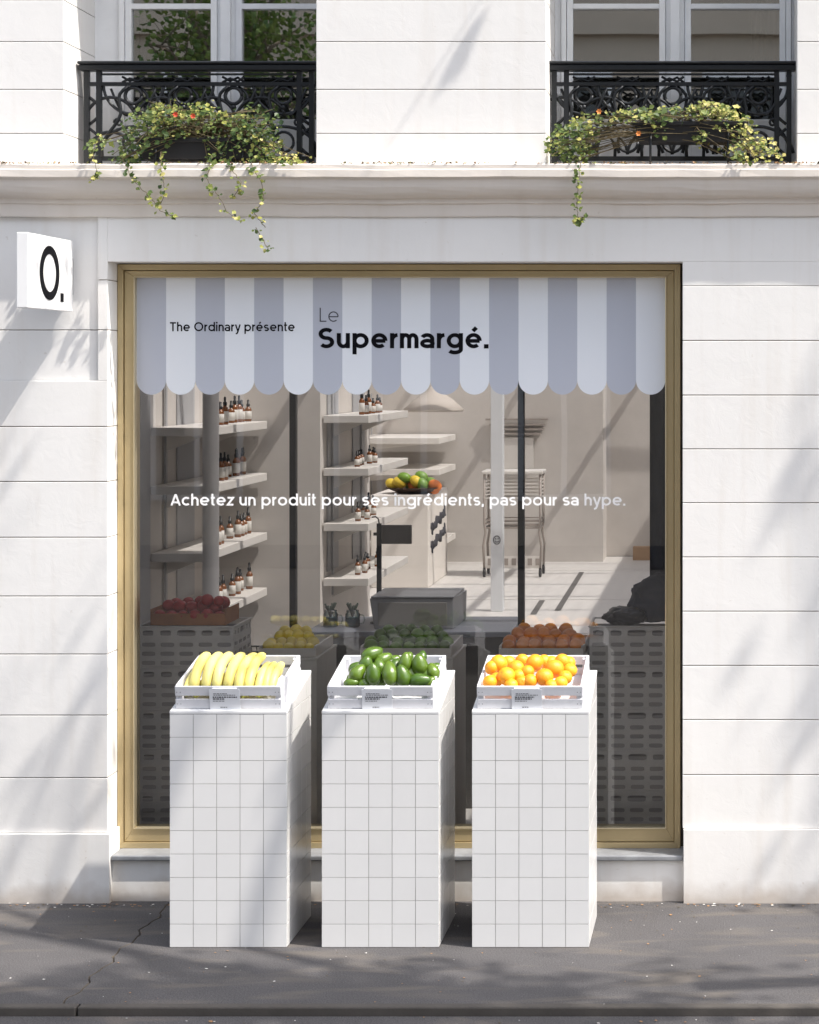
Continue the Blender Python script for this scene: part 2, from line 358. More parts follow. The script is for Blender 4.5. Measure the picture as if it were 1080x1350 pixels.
def glyph(ch, w):
    """centre lines of one geometric sans letter: cap height 1, x-height .73"""
    h = .74; b = w / 2; Rv = (h - w) / 2; rx = Rv * .98; cy = h / 2; xr = b + 2 * rx
    def E(cx, y, ax, ay, a0, a1, n=22): return [(cx + ax * math.cos(R(a0 + (a1 - a0) * i / n)), y + ay * math.sin(R(a0 + (a1 - a0) * i / n))) for i in range(n + 1)]
    bowl = E(b + rx, cy, rx, Rv, 0, 360, 36); ar = .23; dot = lambda x, y: [(x - w * .56, y), (x + w * .56, y)]
    if ch == 'é': st, a = glyph('e', w); return st + [[(b + rx - .03, h + .10), (b + rx + .13, h + .27)]], a
    if ch == 'o': return [bowl], xr + b
    if ch == 'c': return [E(b + rx, cy, rx, Rv, 48, 312)], xr + b - .1
    if ch == 'e': return [E(b + rx, cy, rx, Rv, -2, 312, 34), [(b, cy - .01), (xr, cy - .01)]], xr + b
    if ch == 'a':
        x = .50; return [E(x - ar, h - b - .19, ar, .19, 155, 0) + [(x, 0)], E(x - .235 + b * .2, .215 + b * .2, .235, .215 - b * .8, 0, 360, 30)], x + b
    if ch == 'd': return [bowl, [(xr, 0), (xr, 1.02)]], xr + b
    if ch == 'p': return [bowl, [(b, -.30), (b, h)]], xr + b
    if ch == 'g': return [bowl, [(xr, h), (xr, -.05)] + E(xr - rx, -.06, rx, .24 - b, 0, -150, 16)], xr + b
    if ch in 'hn':
        x = .50; return [[(b, 0), (b, 1.02 if ch == 'h' else h)], E(b + (x - b) / 2, h - b - .24, (x - b) / 2, .24, 180, 0) + [(x, 0)]], x + b
    if ch == 'm':
        x = .42; x2 = x * 2 - b; return [[(b, 0), (b, h)], E(b + (x - b) / 2, h - b - .22, (x - b) / 2, .22, 180, 0) + [(x, 0)], E(x + (x2 - x) / 2, h - b - .22, (x2 - x) / 2, .22, 180, 0) + [(x2, 0)]], x2 + b
    if ch == 'u':
        x = .50; return [[(b, h)] + E(b + (x - b) / 2, b + .24, (x - b) / 2, .24, 180, 360), [(x, h), (x, 0)]], x + b
    if ch == 'r': return [[(b, 0), (b, h)], E(b + .26, h - b - .28, .26, .28, 180, 92, 10)], .33
    if ch == 't': return [[(.13, 1.0), (.13, .18)] + E(.26, .17, .13, .17 - b, 180, 285, 10), [(0, h - b), (.33, h - b)]], .33
    if ch == 'i': return [[(b, 0), (b, h)], dot(b, h + .2)], w
    if ch == 'y': return [[(.04, h), (.29, .0)], [(.53, h), (.27, -.10), (.20, -.24), (.06, -.29)]], .55
    if ch == 'z': return [[(.03, h - b), (.46, h - b), (.04, b), (.48, b)]], .5
    if ch == 's' or ch == 'S':
        H = h if ch == 's' else 1.0; q = (H - w) / 4; a = .20 if ch == 's' else .26
        return [E(a + b, H - b - q, a, q, 35, 270, 18)[:-1] + E(a + b, b + q, a, q, 90, -145, 18)], 2 * a + w
    if ch == 'T': return [[(0, 1 - b), (.66, 1 - b)], [(.33, 1 - b), (.33, 0)]], .66
    if ch == 'L': return [[(b, 1), (b, b), (.48, b)]], .5
    if ch == 'A': return [[(.03, 0), (.36, 1 - b * .4)], [(.69, 0), (.36, 1 - b * .4)], [(.16, .27), (.56, .27)]], .72
    if ch == 'O': return [E(b + .42, .5, .42, .5 - b, 0, 360, 40)], .84 + w
    if ch == '.': return [dot(b, b)], w
    if ch == ',': return [[(b, w * .9), (b * .6, -.12)]], w
    return [], .23
def text(s, x0, x1, zbase, cap, y, m, parent, name='lettering', wt=.12):
    pos = 0; allst = []
    for ch in s:
        st, adv = glyph(ch, wt)
        for t in st: allst.append((pos, t, ch in '.i' and len(t) == 2 and abs(t[0][1] - t[1][1]) < 1e-6))
        pos += adv + .115
    pos -= .115; sx = (x1 - x0) / pos; mb = MB()
    for k, (ox, pts, isdot) in enumerate(allst):
        hw = wt * (.56 if isdot else .5); L = []; Rr = []; yy = y - (k % 3) * 4e-5; closed = (Vector(pts[0]) - Vector(pts[-1])).length < 1e-4
        for i in range(len(pts)):
            p = Vector(pts[i]); a = Vector(pts[i - 1]) if i else (Vector(pts[-2]) if closed else None); c = Vector(pts[i + 1]) if i < len(pts) - 1 else (Vector(pts[1]) if closed else None)
            d1 = (p - a).normalized() if a is not None else (c - p).normalized(); d2 = (c - p).normalized() if c is not None else d1
            n1 = Vector((-d1.y, d1.x)); n2 = Vector((-d2.y, d2.x)); n = (n1 + n2); n = n.normalized() if n.length > 1e-3 else n1
            f = hw / max(.45, n.dot(n1)); L.append(p + n * f); Rr.append(p - n * f)
        vs = [(x0 + (ox + q.x) * sx, yy, zbase + q.y * cap) for q in L + Rr]; n_ = len(pts)
        mb.add(vs, [(i, i + 1, n_ + i + 1, n_ + i) for i in range(n_ - 1)], 0, .5)
    return mb.build(name, m, parent)
def wtext(s, px0, px1, pb, pc, m, wt, lab):
    o = text(s, X(px0, FY), X(px1, FY), Z(pb, FY), Z(pc, FY) - Z(pb, FY), GY - .0032, m, shopw, wt=wt); o['label'] = lab
wtext('The Ordinary présente', 222, 387, 436.5, 424.5, INK, .155, 'small black line of lettering on the striped awning graphic')
wtext('Le', 420, 445, 424, 405.5, INKG, .075, 'thin grey two letter word above the large black word')
wtext('Supermargé.', 418.5, 643, 459, 432, INK, .185, 'large bold black word on the striped awning graphic')
wtext('Achetez un produit pour ses ingrédients, pas pour sa hype.', 223.5, 824, 667, 651.5, INKW, .155, 'white slogan across the middle of the shop glass')

# upper windows
def up_window(x0, x1, opx, g1, g2, lab):
    WY = .42; m_ = MB(); zt = OT; zb = LT + .006
    def bx(a, b_, y0, y1, z0, z1): m_.box(a, b_, y0, y1, z0, z1)
    a0, a1 = X(g1[0], WY), X(g1[1], WY); b0, b1 = X(g2[0], WY), X(g2[1], WY)
    tr0, tr1 = Z(11, WY), Z(4, WY)
    bx(x0, a0 - .055, WY + .02, WY + .1, zb, zt); bx(b1 + .055, x1, WY + .02, WY + .1, zb, zt)       # casing
    bx(a0 - .053, a0 - .03, WY + .0, WY + .09, zb, zt); bx(b1 + .03, b1 + .053, WY + .0, WY + .09, zb, zt)
    for (p, q) in ((a0, a1), (b0, b1)):
        bx(p - .028, p, WY + .012, WY + .06, zb, zt); bx(q, q + .028, WY + .012, WY + .06, zb, zt)
        bx(p, q, WY + .014, WY + .058, zb, zb + .25)
        bx(p, q, WY + .012, WY + .06, tr0, tr1)
    mid = (a1 + b0) / 2; bx(a1 + .029, b0 - .029, WY + .02, WY + .07, zb, zt); bx(mid - .022, mid + .022, WY - .008, WY + .019, zb, zt)
    fr_ = m_.build('window', FRAMEW, house, bevel=.004); fr_['label'] = lab
    for (p, q) in ((a0, a1), (b0, b1)):
        g_ = MB(); g_.box(p, q, WY + .034, WY + .040, zb + .25, zt); g_.build('pane', UPGLASS, fr_)
    return fr_
wl = up_window(OL0, OL1 + .0, 0, (172, 277), (318, 425), 'left white double casement window upstairs')
wr = up_window(OR0, OR1, 0, (755, 869), (911, 1028), 'right white double casement window upstairs')
rm = MB()                                                              # the rooms behind them
for a, b_ in ((OL0 - .5, OL1 + .5), (OR0 - .5, OR1 + .5)):
    rm.box(a, b_, .8, .84, LT - .1, OT + .1); rm.box(a, a + .03, .47, .8, LT - .1, OT + .1); rm.box(b_ - .03, b_, .47, .8, LT - .1, OT + .1)
    rm.box(a, b_, .61, .8, LT - .12, LT - .1); rm.box(a, b_, .47, .8, OT + .1, OT + .12)
rm.build('upstairs_room', mat('room_wall', (.36, .33, .29), .9), house)
LINEN = mat('linen', (.5, .48, .43), .9)
for (px0, px1) in ((330, 425), (990, 1040), (165, 190)):
    cu = MB()
    pts = 24; z0, z1 = LT + .1, OT; a, b_ = X(px0, .6), X(px1, .6)
    for i in range(pts):
        p0 = a + (b_ - a) * i / pts; p1 = a + (b_ - a) * (i + 1) / pts
        y0 = .62 + .02 * math.sin(i * 1.7); y1 = .62 + .02 * math.sin((i + 1) * 1.7)
        cu.add([(p0, y0, z0), (p1, y1, z0), (p1, y1, z1), (p0, y0, z1)], [(0, 1, 2, 3)], 0, .5, True)
    cu.build('curtain', LINEN, house)

# iron railings
def railing(x0, x1, lab, cxs):
    RY = .2; zr = lambda py: Z(py, RY)
    h = MB(); h.box(x0, x1, RY - .032, RY + .032, zr(94), zr(86)); h.box(x0 - .004, x1 + .004, RY - .04, RY + .04, zr(86) + .0005, zr(83) + .004)
    rl = MB(); r = .0075
    z2, z25, zb = zr(111), zr(101), LT + .05
    rl.box(x0 + .02, x1 - .02, RY - .012, RY + .012, z2 - .008, z2 + .008); rl.box(x0 + .02, x1 - .02, RY - .010, RY + .010, zb - .01, zb + .01)
    rl.box(x0 + .09, x1 - .09, RY - .008, RY + .008, zr(98) - .004, zr(98) + .004)
    for xx in (x0 + .03, x0 + .085, x1 - .085, x1 - .03):
        rl.box(xx - .011, xx + .011, RY - .0125, RY + .0125, LT - .0, zr(94) + .001)
    def arc(cx, cz, rad, a0, a1, rr=r, ex=1, ez=1):
        rl.tube([(cx + ex * rad * math.cos(R(a0 + (a1 - a0) * i / 18)), RY + random.uniform(-.003, .003), cz + ez * rad * math.sin(R(a0 + (a1 - a0) * i / 18))) for i in range(19)], rr, 6)
    step = .205; H = z2 - zb
    for cx in cxs:
        arc(cx, z2 - .052, .037, 0, 360, .0085)                            # rings
        arc(cx, z2, .135, 180, 360, r); 
        arc(cx - step / 2, z2 - H * .52, .115, 20, 160, r); arc(cx - step / 2, zb + .02, .10, 0, 180, r)
        arc(cx, zb + .075, .045, 0, 360, r * .9); arc(cx, zb, .16, 10, 170, r, 1, .9)
        # crossing scrolls between the rings
        for sgn in (-1, 1):
            rl.tube([(cx + sgn * (.02 + .11 * t + .02 * math.sin(t * 9)), RY + .008 * sgn, z2 - .01 - H * .95 * t * (.6 + .4 * t)) for t in [i / 12 for i in range(13)]], r, 6)
            rl.tube([(cx + sgn * (step / 2 - .075 * t), RY - .006 * sgn, z2 - .02 - .12 * math.sin(t * math.pi / 2)) for t in [i / 8 for i in range(9)]], r * .85, 6)
            sp = [(cx + sgn * (.065 + (.022 - .0013 * i) * math.cos(i * .5)), RY - .004, zb + .16 + (.022 - .0013 * i) * math.sin(i * .5)) for i in range(14)]
            rl.tube(sp, r * .8, 5)
        # small lozenge over the ring
        for sgn in (-1, 1):
            rl.tube([(cx - .05, RY, z2 + .008), (cx - .015, RY, z2 + .026), (cx + .02, RY, z2 + .012), (cx + .05, RY, z2 + .034)][::sgn], r * .8, 5)
            rl.tube([(cx - .05, RY, z2 + .034), (cx - .015, RY, z2 + .014), (cx + .02, RY, z2 + .03), (cx + .05, RY, z2 + .008)], r * .8, 5)
        ball = [(0.0001, -.013)] + [(.013 * math.sin(math.pi * i / 6), -.013 * math.cos(math.pi * i / 6)) for i in range(1, 6)] + [(.0001, .013)]
        rl.lathe(ball, (cx, RY, z2 - .104), 8)
    for xx, sg in ((x0 + .03, 1), (x1 - .03, -1)):
        for zq in (z2 - .06, z2 - .2):
            rl.tube([(xx + sg * (.012 + .05 * math.sin(t * math.pi)), RY, zq - .12 * t) for t in [i / 8 for i in range(9)]], r, 6)
        rl.lathe(ball, (xx, RY, zr(100)), 8); 
    o = rl.build('railing', IRON, house); o['label'] = lab
    h.build('handrail', IRON, o, bevel=.006)
railing(X(106, .2), X(420, .2), 'ornate black iron railing of the left upstairs window', [X(q, .2) for q in (176, 242, 308, 374)])
railing(X(722, .2), X(1049, .2), 'ornate black iron railing of the right upstairs window', [X(q, .2) for q in (770, 828, 887, 946, 1000)])

ROOFT = (.72, .72, .73)
# ---- inside of the shop (part of the building)
inn = MB(); H = 3.1
inn.box(-3.25, -2.99, .30, 2.9, 0, H)                                   # left wall beside first shelves
inn.box(-3.25, -2.397, 2.9, 3.0, 0, H)                                  # return
inn.box(-2.5, -2.40, 3.0, 4.44, 0, H)                                   # wall behind second shelves
inn.box(-4.5, -2.40, 4.44, 4.54, 0, H)
inn.box(-4.6, -4.5, 4.44, 16, 0, H)                                      # big room
inn.box(-4.6, X(795, 16), 16, 16.7, 0, H); inn.box(X(795, 16) - .1, 1.2, 16.7, 16.8, 0, H)
inn.box(.6, .8, .30, 16.7, 0, H)
inn.box(-3.25, .8, .31, .62, H + .001, H + .1)                                   # ceiling over the front room
inn.build('interior_wall', IWALL, house)
rf = MB()
for yy in [.62 + 1.2 * i for i in range(14)]: rf.box(-4.7, .8, yy, yy + .05, H + .002, H + .09)
for xx in (-4.65, -3.3, -1.95, -.6, .7): rf.box(xx, xx + .05, .68, 16.8, H + .0, H + .07)
rf.build('added_roof_bar', FRAMEW, house)  # unseen bars of the glass roof added to light the shop
rg_ = MB(); rg_.box(-4.7, .8, .66, 16.8, H + .072, H + .08); rg_.build('added_roof_glazing', glass('added_roof_glass', .05, ROOFT), house)  # unseen tinted glazing, added to let daylight into the shop
for q in ((-2.985, -2.86, .30, .55, 0, H), (-2.99, -2.985, .56, 1.5, 0, H), (-2.988, -2.982, 2.0, 2.35, 1.1, 2.5), (-2.398, -2.39, 3.1, 3.42, 1.15, 2.6), (-2.398, -2.39, 3.9, 4.3, 1.15, 2.6)):
    gw = MB(); gw.box(*q); gw.build('grey_panel', IGREY, house)
FLOORM = mat('shop_floor_boards', (.62, .60, .57), .45, var=.06, vscale=6)
n, l, b = nodes_of(FLOORM); tcx = n.new('ShaderNodeTexCoord'); wv = n.new('ShaderNodeTexWave'); wv.inputs['Scale'].default_value = 2.2; wv.bands_direction = 'X'; l.new(tcx.outputs['Object'], wv.inputs['Vector'])
bpn = n.new('ShaderNodeBump'); bpn.inputs['Strength'].default_value = .3; bpn.inputs['Distance'].default_value = .01; l.new(wv.outputs['Fac'], bpn.inputs['Height']); l.new(bpn.outputs[0], b.inputs['Normal'])
sf = MB(); yb = [.30, 3.4, 6.5, 9.2, 11.9, 14.9, 16.7]
for a, b_ in zip(yb[:-1], yb[1:]): sf.box(-4.5, .6, a, b_ - .03, -.05, .0)
sf.box(-4.5, .6, .3, 16.7, -.06, -.012, 1)
tag(sf.build('shop_floor', [FLOORM, GAP]), kind='structure')
stp = MB(); 
for (xa, ya, xb, yb_) in ((X(767, 14.7), 14.7, X(735, 10.9), 10.9), (X(715, 11.8), 11.8, X(703, 10.6), 10.6)):
    hw = .03; stp.add([(xa - hw, ya, .004), (xa + hw, ya, .004), (xb + hw, yb_, .004), (xb - hw, yb_, .004)], [(0, 1, 2, 3)], 0, .5)
tag(stp.build('floor_strip', DARK), 'two dark strips lying on the pale shop floor', 'floor strip')  # flat dark strips just above the floor

# shelves
def shelving(label, x0, x1, y0, y1, zs, th, group):
    t = thing('shelving', label, 'shelf', ((x0 + x1) / 2, (y0 + y1) / 2, 0), group); ox, oy = t.location.x, t.location.y
    for z in zs:
        s_ = MB(); s_.box(x0 - ox, x1 - ox, y0 - oy, y1 - oy, z - th, z); s_.build('shelf', SHELFM, t, bevel=.003)
        for yy in (y0 + .25, y1 - .25):
            s_ = MB(); s_.prism([(x0 - ox + .003, z - th), (x1 - ox - .06, z - th), (x0 - ox + .003, z - th - .09)], yy - oy - .006, yy - oy + .006); s_.build('bracket', SHELFM, t)
    for yy in (y0 + .25, y1 - .25):
        u = MB(); u.box(x0 - ox + .0005, x0 - ox + .012, yy - oy - .014, yy - oy + .014, zs[-1] - .12, zs[0] + .5)
        u.build('upright', IGREY, t)
S1 = [2.045, 1.745, 1.40, 1.08]; S2 = [2.076, 1.767, 1.445, 1.124]
shelving('white wall shelves at the left behind the round white pole', -2.982, -2.70, 1.5, 2.88, S1, .045, 'white wall shelves')
shelving('white wall shelves in the middle, right of the left black post', -2.388, -2.124, 2.95, 4.40, S2, .045, 'white wall shelves')
shelving('short far white shelves behind the block with the fruit platter', -4.36, -3.376, 14.55, 15.95, [1.56, 1.2, .36], .07, 'white wall shelves')

# bottles
def bottle(loc, label, group):
    t = thing('dropper_bottle', label, 'bottle', loc, group)
    a = MB(); a.lathe([(.013, 0), (.0155, .002), (.0155, .056), (.012, .064), (.007, .068), (.007, .074)], n=12); a.build('body', AMBER, t)
    a = MB(); a.lathe([(.0158, .012), (.0158, .05)], n=12); a.build('label', LABELM, t)
    a = MB(); a.lathe([(.0085, .072), (.0085, .084), (.005, .086), (.0055, .102), (.0001, .106)], n=10); a.build('dropper_cap', BLACK, t)
    return t
b0 = None; SN = ['top', 'second', 'third', 'lowest']
for si, z in enumerate(S1):
    for side, ys_ in (('left of', (1.92, 2.02, 2.1)), ('right of', (2.42, 2.52, 2.61, 2.70, 2.79))):
        for i, y in enumerate(ys_):
            lab = f'{ORD[i]} amber dropper bottle from the left on the {SN[si]} shelf {side} the round pole'
            lc = (-2.80 + random.uniform(-.02, .02) + (.03 if side == 'left of' else 0), y + random.uniform(-.01, .01), z); gp_ = 'amber dropper bottles on the left shelves'
            if b0 is None: b0 = bottle(lc, lab, gp_)
            else: dup(b0, lc, lab, rot=(0, 0, random.random() * 6), scale=(1.25, 1.25, random.choice([1.2, 1.45]))); 
for si, z in enumerate(S2):
    for i in range(6):
        c = dup(b0, (-2.22 + random.uniform(-.03, .03), 3.15 + .13 * i + random.uniform(-.02, .02), z), f'{ORD[i]} dropper bottle from the left on the {SN[si]} shelf of the middle shelving', scale=(1.1, 1.1, random.choice([.9, 1.1, 1.4])))
        c['group'] = 'dropper bottles on the middle shelves'

# posts and pole
bp_ = MB(); bp_.box(-.016, .016, -.02, .02, 0, 3.0); bp_.box(-.03, .03, -.035, .035, 0, .012)
xa = X(387, 1.2); post = bp_.build('steel_post', BLACK, loc=(xa, 1.2, 0)); tag(post, 'left slim black steel post inside the shop window', 'post', 'black steel posts inside the shop')
p2 = post.copy(); C.objects.link(p2); p2.location = (X(687.5, 1.2), 1.2, 0); p2['label'] = 'right slim black steel post, beside the pale pillar'
pl = MB(); pl.lathe([(.05, 0), (.05, .01), (.041, .012), (.041, 3.0)], n=24); tag(pl.build('pole', SHELFM, loc=(X(278, 1.40), 1.40, 0)), 'round white pole in front of the left bottle shelves', 'pole')
pt = thing('pillar', 'pale square pillar with a small smiling face mark, left of the right black post', 'pillar', (X(656, 10.9), 10.9, 0))
pm = MB(); pm.box(-.06, .06, -.06, .06, 0, 3.09); pm.build('shaft', mat('pale_pillar_paint', (.66, .68, .70), .5), pt, bevel=.006)
sm = MB(); sz = Z(712, 10.84)
sm.tube([(.032 * math.cos(i * R(20)), -.063, sz + .04 * math.sin(i * R(20))) for i in range(19)], .004, 5); sm.tube([(.018 * math.cos(R(200 + i * 20)), -.063, sz + .02 * math.sin(R(200 + i * 20))) for i in range(8)], .004, 5)
for s_ in (-1, 1): sm.lathe([(.006, -.002), (.006, .002)], (s_ * .012, -.062, sz + .012), 8, M=Matrix.Rotation(R(90), 3, 'X'))
sm.build('mark', INKG, pt)
# wide pale partition between posts and unit 2
# counter
ct = thing('counter', 'dark counter with slate top in the middle of the shop', 'counter', (0, 0, 0))
cy0, cy1 = 1.88, 2.56; cx0, cx1 = -2.27, -1.18; cz = .95
a = MB(); a.box(cx0 + .04, cx1 - .04, cy0 + .05, cy1 - .02, 0, cz - .03); a.build('base', DARK, ct, bevel=.004)
a = MB(); a.box(cx0, cx1, cy0, cy1, cz - .03, cz); a.build('counter_top', DARKTOP, ct, bevel=.004)
rg = thing('cash_register', 'grey steel box shaped till on the dark counter', 'till', (X(546, 2.0), 2.0, cz))
a = MB(); w_ = .21; vs = [(-w_, -.02, 0), (w_, -.02, 0), (w_ + .015, .42, 0), (-w_ - .015, .42, 0), (-w_ - .03, 0, .165), (w_ + .0, 0, .165), (w_ + .02, .42, .165), (-w_ - .01, .42, .165)]
a.add(vs, [(0, 1, 5, 4), (1, 2, 6, 5), (2, 3, 7, 6), (3, 0, 4, 7), (4, 5, 6, 7), (0, 3, 2, 1)], 0, .5); a.build('casing', STEEL, rg, bevel=.006)
a = MB(); a.box(-w_ + .02, w_ - .03, -.026, -.019, .02, .145); a.build('front_panel', mat('steel_panel', (.24, .235, .22), .45, .3), rg, bevel=.003)
a = MB(); a.box(-w_ - .02, w_ + .005, -.012, .43, .166, .176); a.build('lid', STEEL, rg, bevel=.003)
sp_ = thing('display_stand', 'dark pole stand with a small grey display panel beside the till', 'display', (X(500, 2.25), 2.25, cz))
zp = lambda py: Z(py, 2.25) - cz
a = MB(); a.box(-.012, .012, -.012, .012, 0, zp(690)); a.lathe([(.05, 0), (.05, .008), (.014, .012)], n=16); a.box(-.03, -.012, -.01, .01, zp(706), zp(702)); a.tube([(0, 0, zp(690)), (-.005, 0, zp(684)), (-.02, 0, zp(681)), (-.04, 0, zp(682))], .004, 6); a.build('pole', BLACK, sp_)
a = MB(); a.box(.013, X(543, 2.25) - X(500, 2.25), -.012, .012, zp(717), zp(692)); a.build('screen', mat('display_grey', (.10, .088, .08), .5), sp_, bevel=.004)
# jars with sprigs on the counter
JG = glass('jar_glass', .12, (.80, .86, .84))
for i, px in enumerate((436, 465)):
    jr = thing('glass_jar', ('left' if i == 0 else 'right') + ' glass jar holding a dark sprig, left of the grey till', 'jar', (X(px, 2.1), 2.1, cz), 'glass jars on the counter')
    a = MB(); a.lathe([(.035, 0), (.04, .005), (.04, .07), (.034, .08), (.034, .09)], n=18); a.build('body', JG, jr)
    a = MB(); a.tube([(.04, 0, .065), (.06, 0, .06), (.064, 0, .04), (.058, 0, .02), (.04, 0, .015)], .004, 6); a.build('handle', JG, jr)
    a = MB(); a.lathe([(.033, .004), (.035, .05), (.0001, .052)], n=14); a.build('filling', mat('teal_filling', (.05, .13, .16), .6), jr)
    a = MB()
    for k in range(9):
        q = k * .7; a.tube([(0, 0, .04), (.012 * math.cos(q), .012 * math.sin(q), .08), (.03 * math.cos(q), .02 * math.sin(q), .11 + .02 * random.random())], [.002, .003, .006], 5)
    a.build('sprig', mat('dark_leaf', (.02, .03, .02), .7), jr)

# block with writing + platter
blk = thing('display_block', 'tall pale block with black scrawled writing on its side, deep in the shop', 'display block', (0, 0, 0))
bxr = X(565, 13.0); a = MB(); a.box(bxr - .62, bxr, 13.0, 14.45, 0, 1.0); a.build('body', mat('block_cream', (.72, .68, .63), .7, var=.05), blk, bevel=.01)
a = MB(); random.seed(11)
for row in range(2):
    pts = []; 
    for i in range(60):
        t = i / 59; pts.append((bxr + .004, 13.15 + t * 1.1, .62 + .12 * t - row * .2 + .07 * math.sin(i * 1.05) * (.6 + .4 * math.sin(i * .37)) + .02 * math.sin(i * 2.3)))
    a.tube(pts, .012, 5)
a.build('lettering', INKG, blk)
pf = thing('fruit_platter', 'dark platter heaped with yellow and green fruit on the pale block', 'fruit platter', (bxr - .2, 13.3, 1.0))
a = MB(); a.lathe([(.16, 0), (.18, .01), (.3, .06), (.31, .07), (.28, .065), (.1, .02)], n=24); a.build('platter', mat('dark_wood', (.05, .025, .012), .6), pf)
def blob(b_, c, r, sx=1, sy=1, sz_=1, mi=0, n=12, rot=0):
    pr = [(.0001, -1)] + [(math.sin(math.pi * i / 8), -math.cos(math.pi * i / 8)) for i in range(1, 8)] + [(.0001, 1)]
    M = Matrix.Rotation(rot, 3, 'Y') @ Matrix.Diagonal((r * sx, r * sy, r * sz_)); b_.lathe(pr, c, n, mi, M)
YEL = mat('yellow_fruit', (.75, .55, .05), .45); GRN = mat('green_fruit', (.16, .30, .03), .4); ORA = mat('orange_small', (.75, .2, .03), .5)
for i, (dx, dz, m_) in enumerate([(-.24, .1, YEL), (-.15, .12, YEL), (-.06, .1, GRN), (.03, .13, YEL), (.1, .1, GRN), (.18, .11, GRN), (.24, .09, ORA), (-.1, .17, GRN), (.08, .18, GRN), (.0, .08, ORA), (.2, .05, ORA)]):
    a = MB(); blob(a, (dx, random.uniform(-.08, .08), dz), .06, 1.3, 1, 1, rot=random.random()); a.build('fruit', m_, pf)

# trolley
TY = 14.35; tx0, tx1 = X(638, TY), X(718, TY)
tr = thing('trolley', 'white metal trolley with slatted baskets behind the pillar', 'trolley', ((tx0 + tx1) / 2, TY, 0)); hw = (tx1 - tx0) / 2; zt = lambda py: Z(py, TY)
TM = mat('trolley_enamel', (.34, .30, .27), .5)
for xx in (-hw + .03, hw - .03):
    for yy in (-.2, .2):
        a = MB(); a.tube([(xx, yy, .1), (xx * 1.04, yy, .35), (xx * .96, yy, .5), (xx, yy, .6), (xx, yy, zt(624))], .014, 8); a.build('leg', TM, tr)
        a = MB(); a.lathe([(.045, -.014), (.05, -.008), (.05, .008), (.045, .014)], (xx, yy, .05), 16, M=Matrix.Rotation(R(90), 3, 'Y')); a.box(xx - .012, xx + .012, yy - .03, yy + .03, .05, .105); a.build('wheel', BLACK, tr)
a = MB(); a.box(-hw, hw, -.23, .23, zt(624), zt(619.5)); a.build('top', SHELFM, tr, bevel=.01)
for (pa, pb) in ((632, 655), (684, 694)):
    a = MB()
    z1, z0 = zt(pa), zt(pb); k = int((z1 - z0) / .045) + 1
    for i in range(k + 1):
        z = z0 + (z1 - z0) * i / k
        for yy in (-.2, .2): a.box(-hw + .04, hw - .04, yy - .005, yy + .005, z - .006, z + .006)
        for xx in (-hw + .035, hw - .035): a.box(xx - .005, xx + .005, -.2, .2, z - .006, z + .006)
    a.box(-hw + .04, hw - .04, -.2, .2, z0 - .012, z0 - .007); a.build('basket', SHELFM if pa == 632 else TM, tr)
a = MB(); 
for i in range(7): a.box(-hw + .07 + i * .09, -hw + .07 + i * .09 + .05, -.215, -.208, zt(743), zt(734)); 
a.box(-hw + .04, hw - .04, -.207, -.2, zt(747), zt(731), 1); a.build('lettering_strip', [TM, SHELFM], tr)

# small things deep in the room
a = MB(); a.box(-.16, .16, -.1, .1, 0, .16); a.box(-.13, .13, -.106, -.1005, .03, .12); tag(a.build('wooden_box', mat('pale_wood', (.45, .30, .18), .7, var=.2), bevel=.006, loc=(X(852, 16.3), 16.3, 0)), 'small wooden box on the floor in the far right corner', 'box')
wr_ = thing('wall_rack', 'slatted white rack on the far wall behind the trolley', 'rack', (X(681, 15.9), 15.98, 0))
for i, py in enumerate((553, 560, 566, 572)):
    a = MB(); a.box(-.38 + .05 * i, .38 - .03 * i, -.06, 0, Z(py, 15.9) - .012, Z(py, 15.9) + .012); a.build('slat', TM, wr_)
a = MB(); a.box(-.2, .2, -.03, 0, Z(618, 15.9), Z(577, 15.9)); a.build('panel', SHELFM, wr_)
# pendant lamp
pd = thing('pendant_lamp', 'wide pale cone shaped hanging lamp above the far shelves', 'lamp', (X(572, 12), 12, 0))
a = MB(); zz = Z(540, 12); a.lathe([(.30, zz - .02), (.31, zz), (.2, zz + .1), (.05, zz + .2), (.02, zz + .24)], n=28); a.build('shade', mat('lamp_fabric', (.5, .45, .4), .8), pd)
a = MB(); a.tube([(0, 0, zz + .24), (0, 0, 3.1)], .006, 6); a.build('cord', BLACK, pd)

# dark curtain/pillar at right
a = MB(); pts = []
cx = X(872, .75)
for i in range(25):
    t = i / 24; pts.append((cx - .055 + t * .30, .75 + .028 * math.sin(t * 26) + .01 * math.sin(t * 61)))
vs = [(x, y, z) for z in (1.18, 2.95) for (x, y) in pts] + [(x, y + .012, z) for z in (1.18, 2.95) for (x, y) in pts]
n_ = 25; a.add(vs, [(i, i + 1, i + 1 + n_, i + n_) for i in range(24)] + [(i + 2 * n_, i + n_ * 3, i + 1 + n_ * 3, i + 1 + 2 * n_) for i in range(24)], 0, .5, True)
tag(a.build('curtain', mat('dark_blue_cloth', (.035, .04, .055), .75)), 'dark blue grey curtain hanging at the right edge of the shop glass', 'curtain')

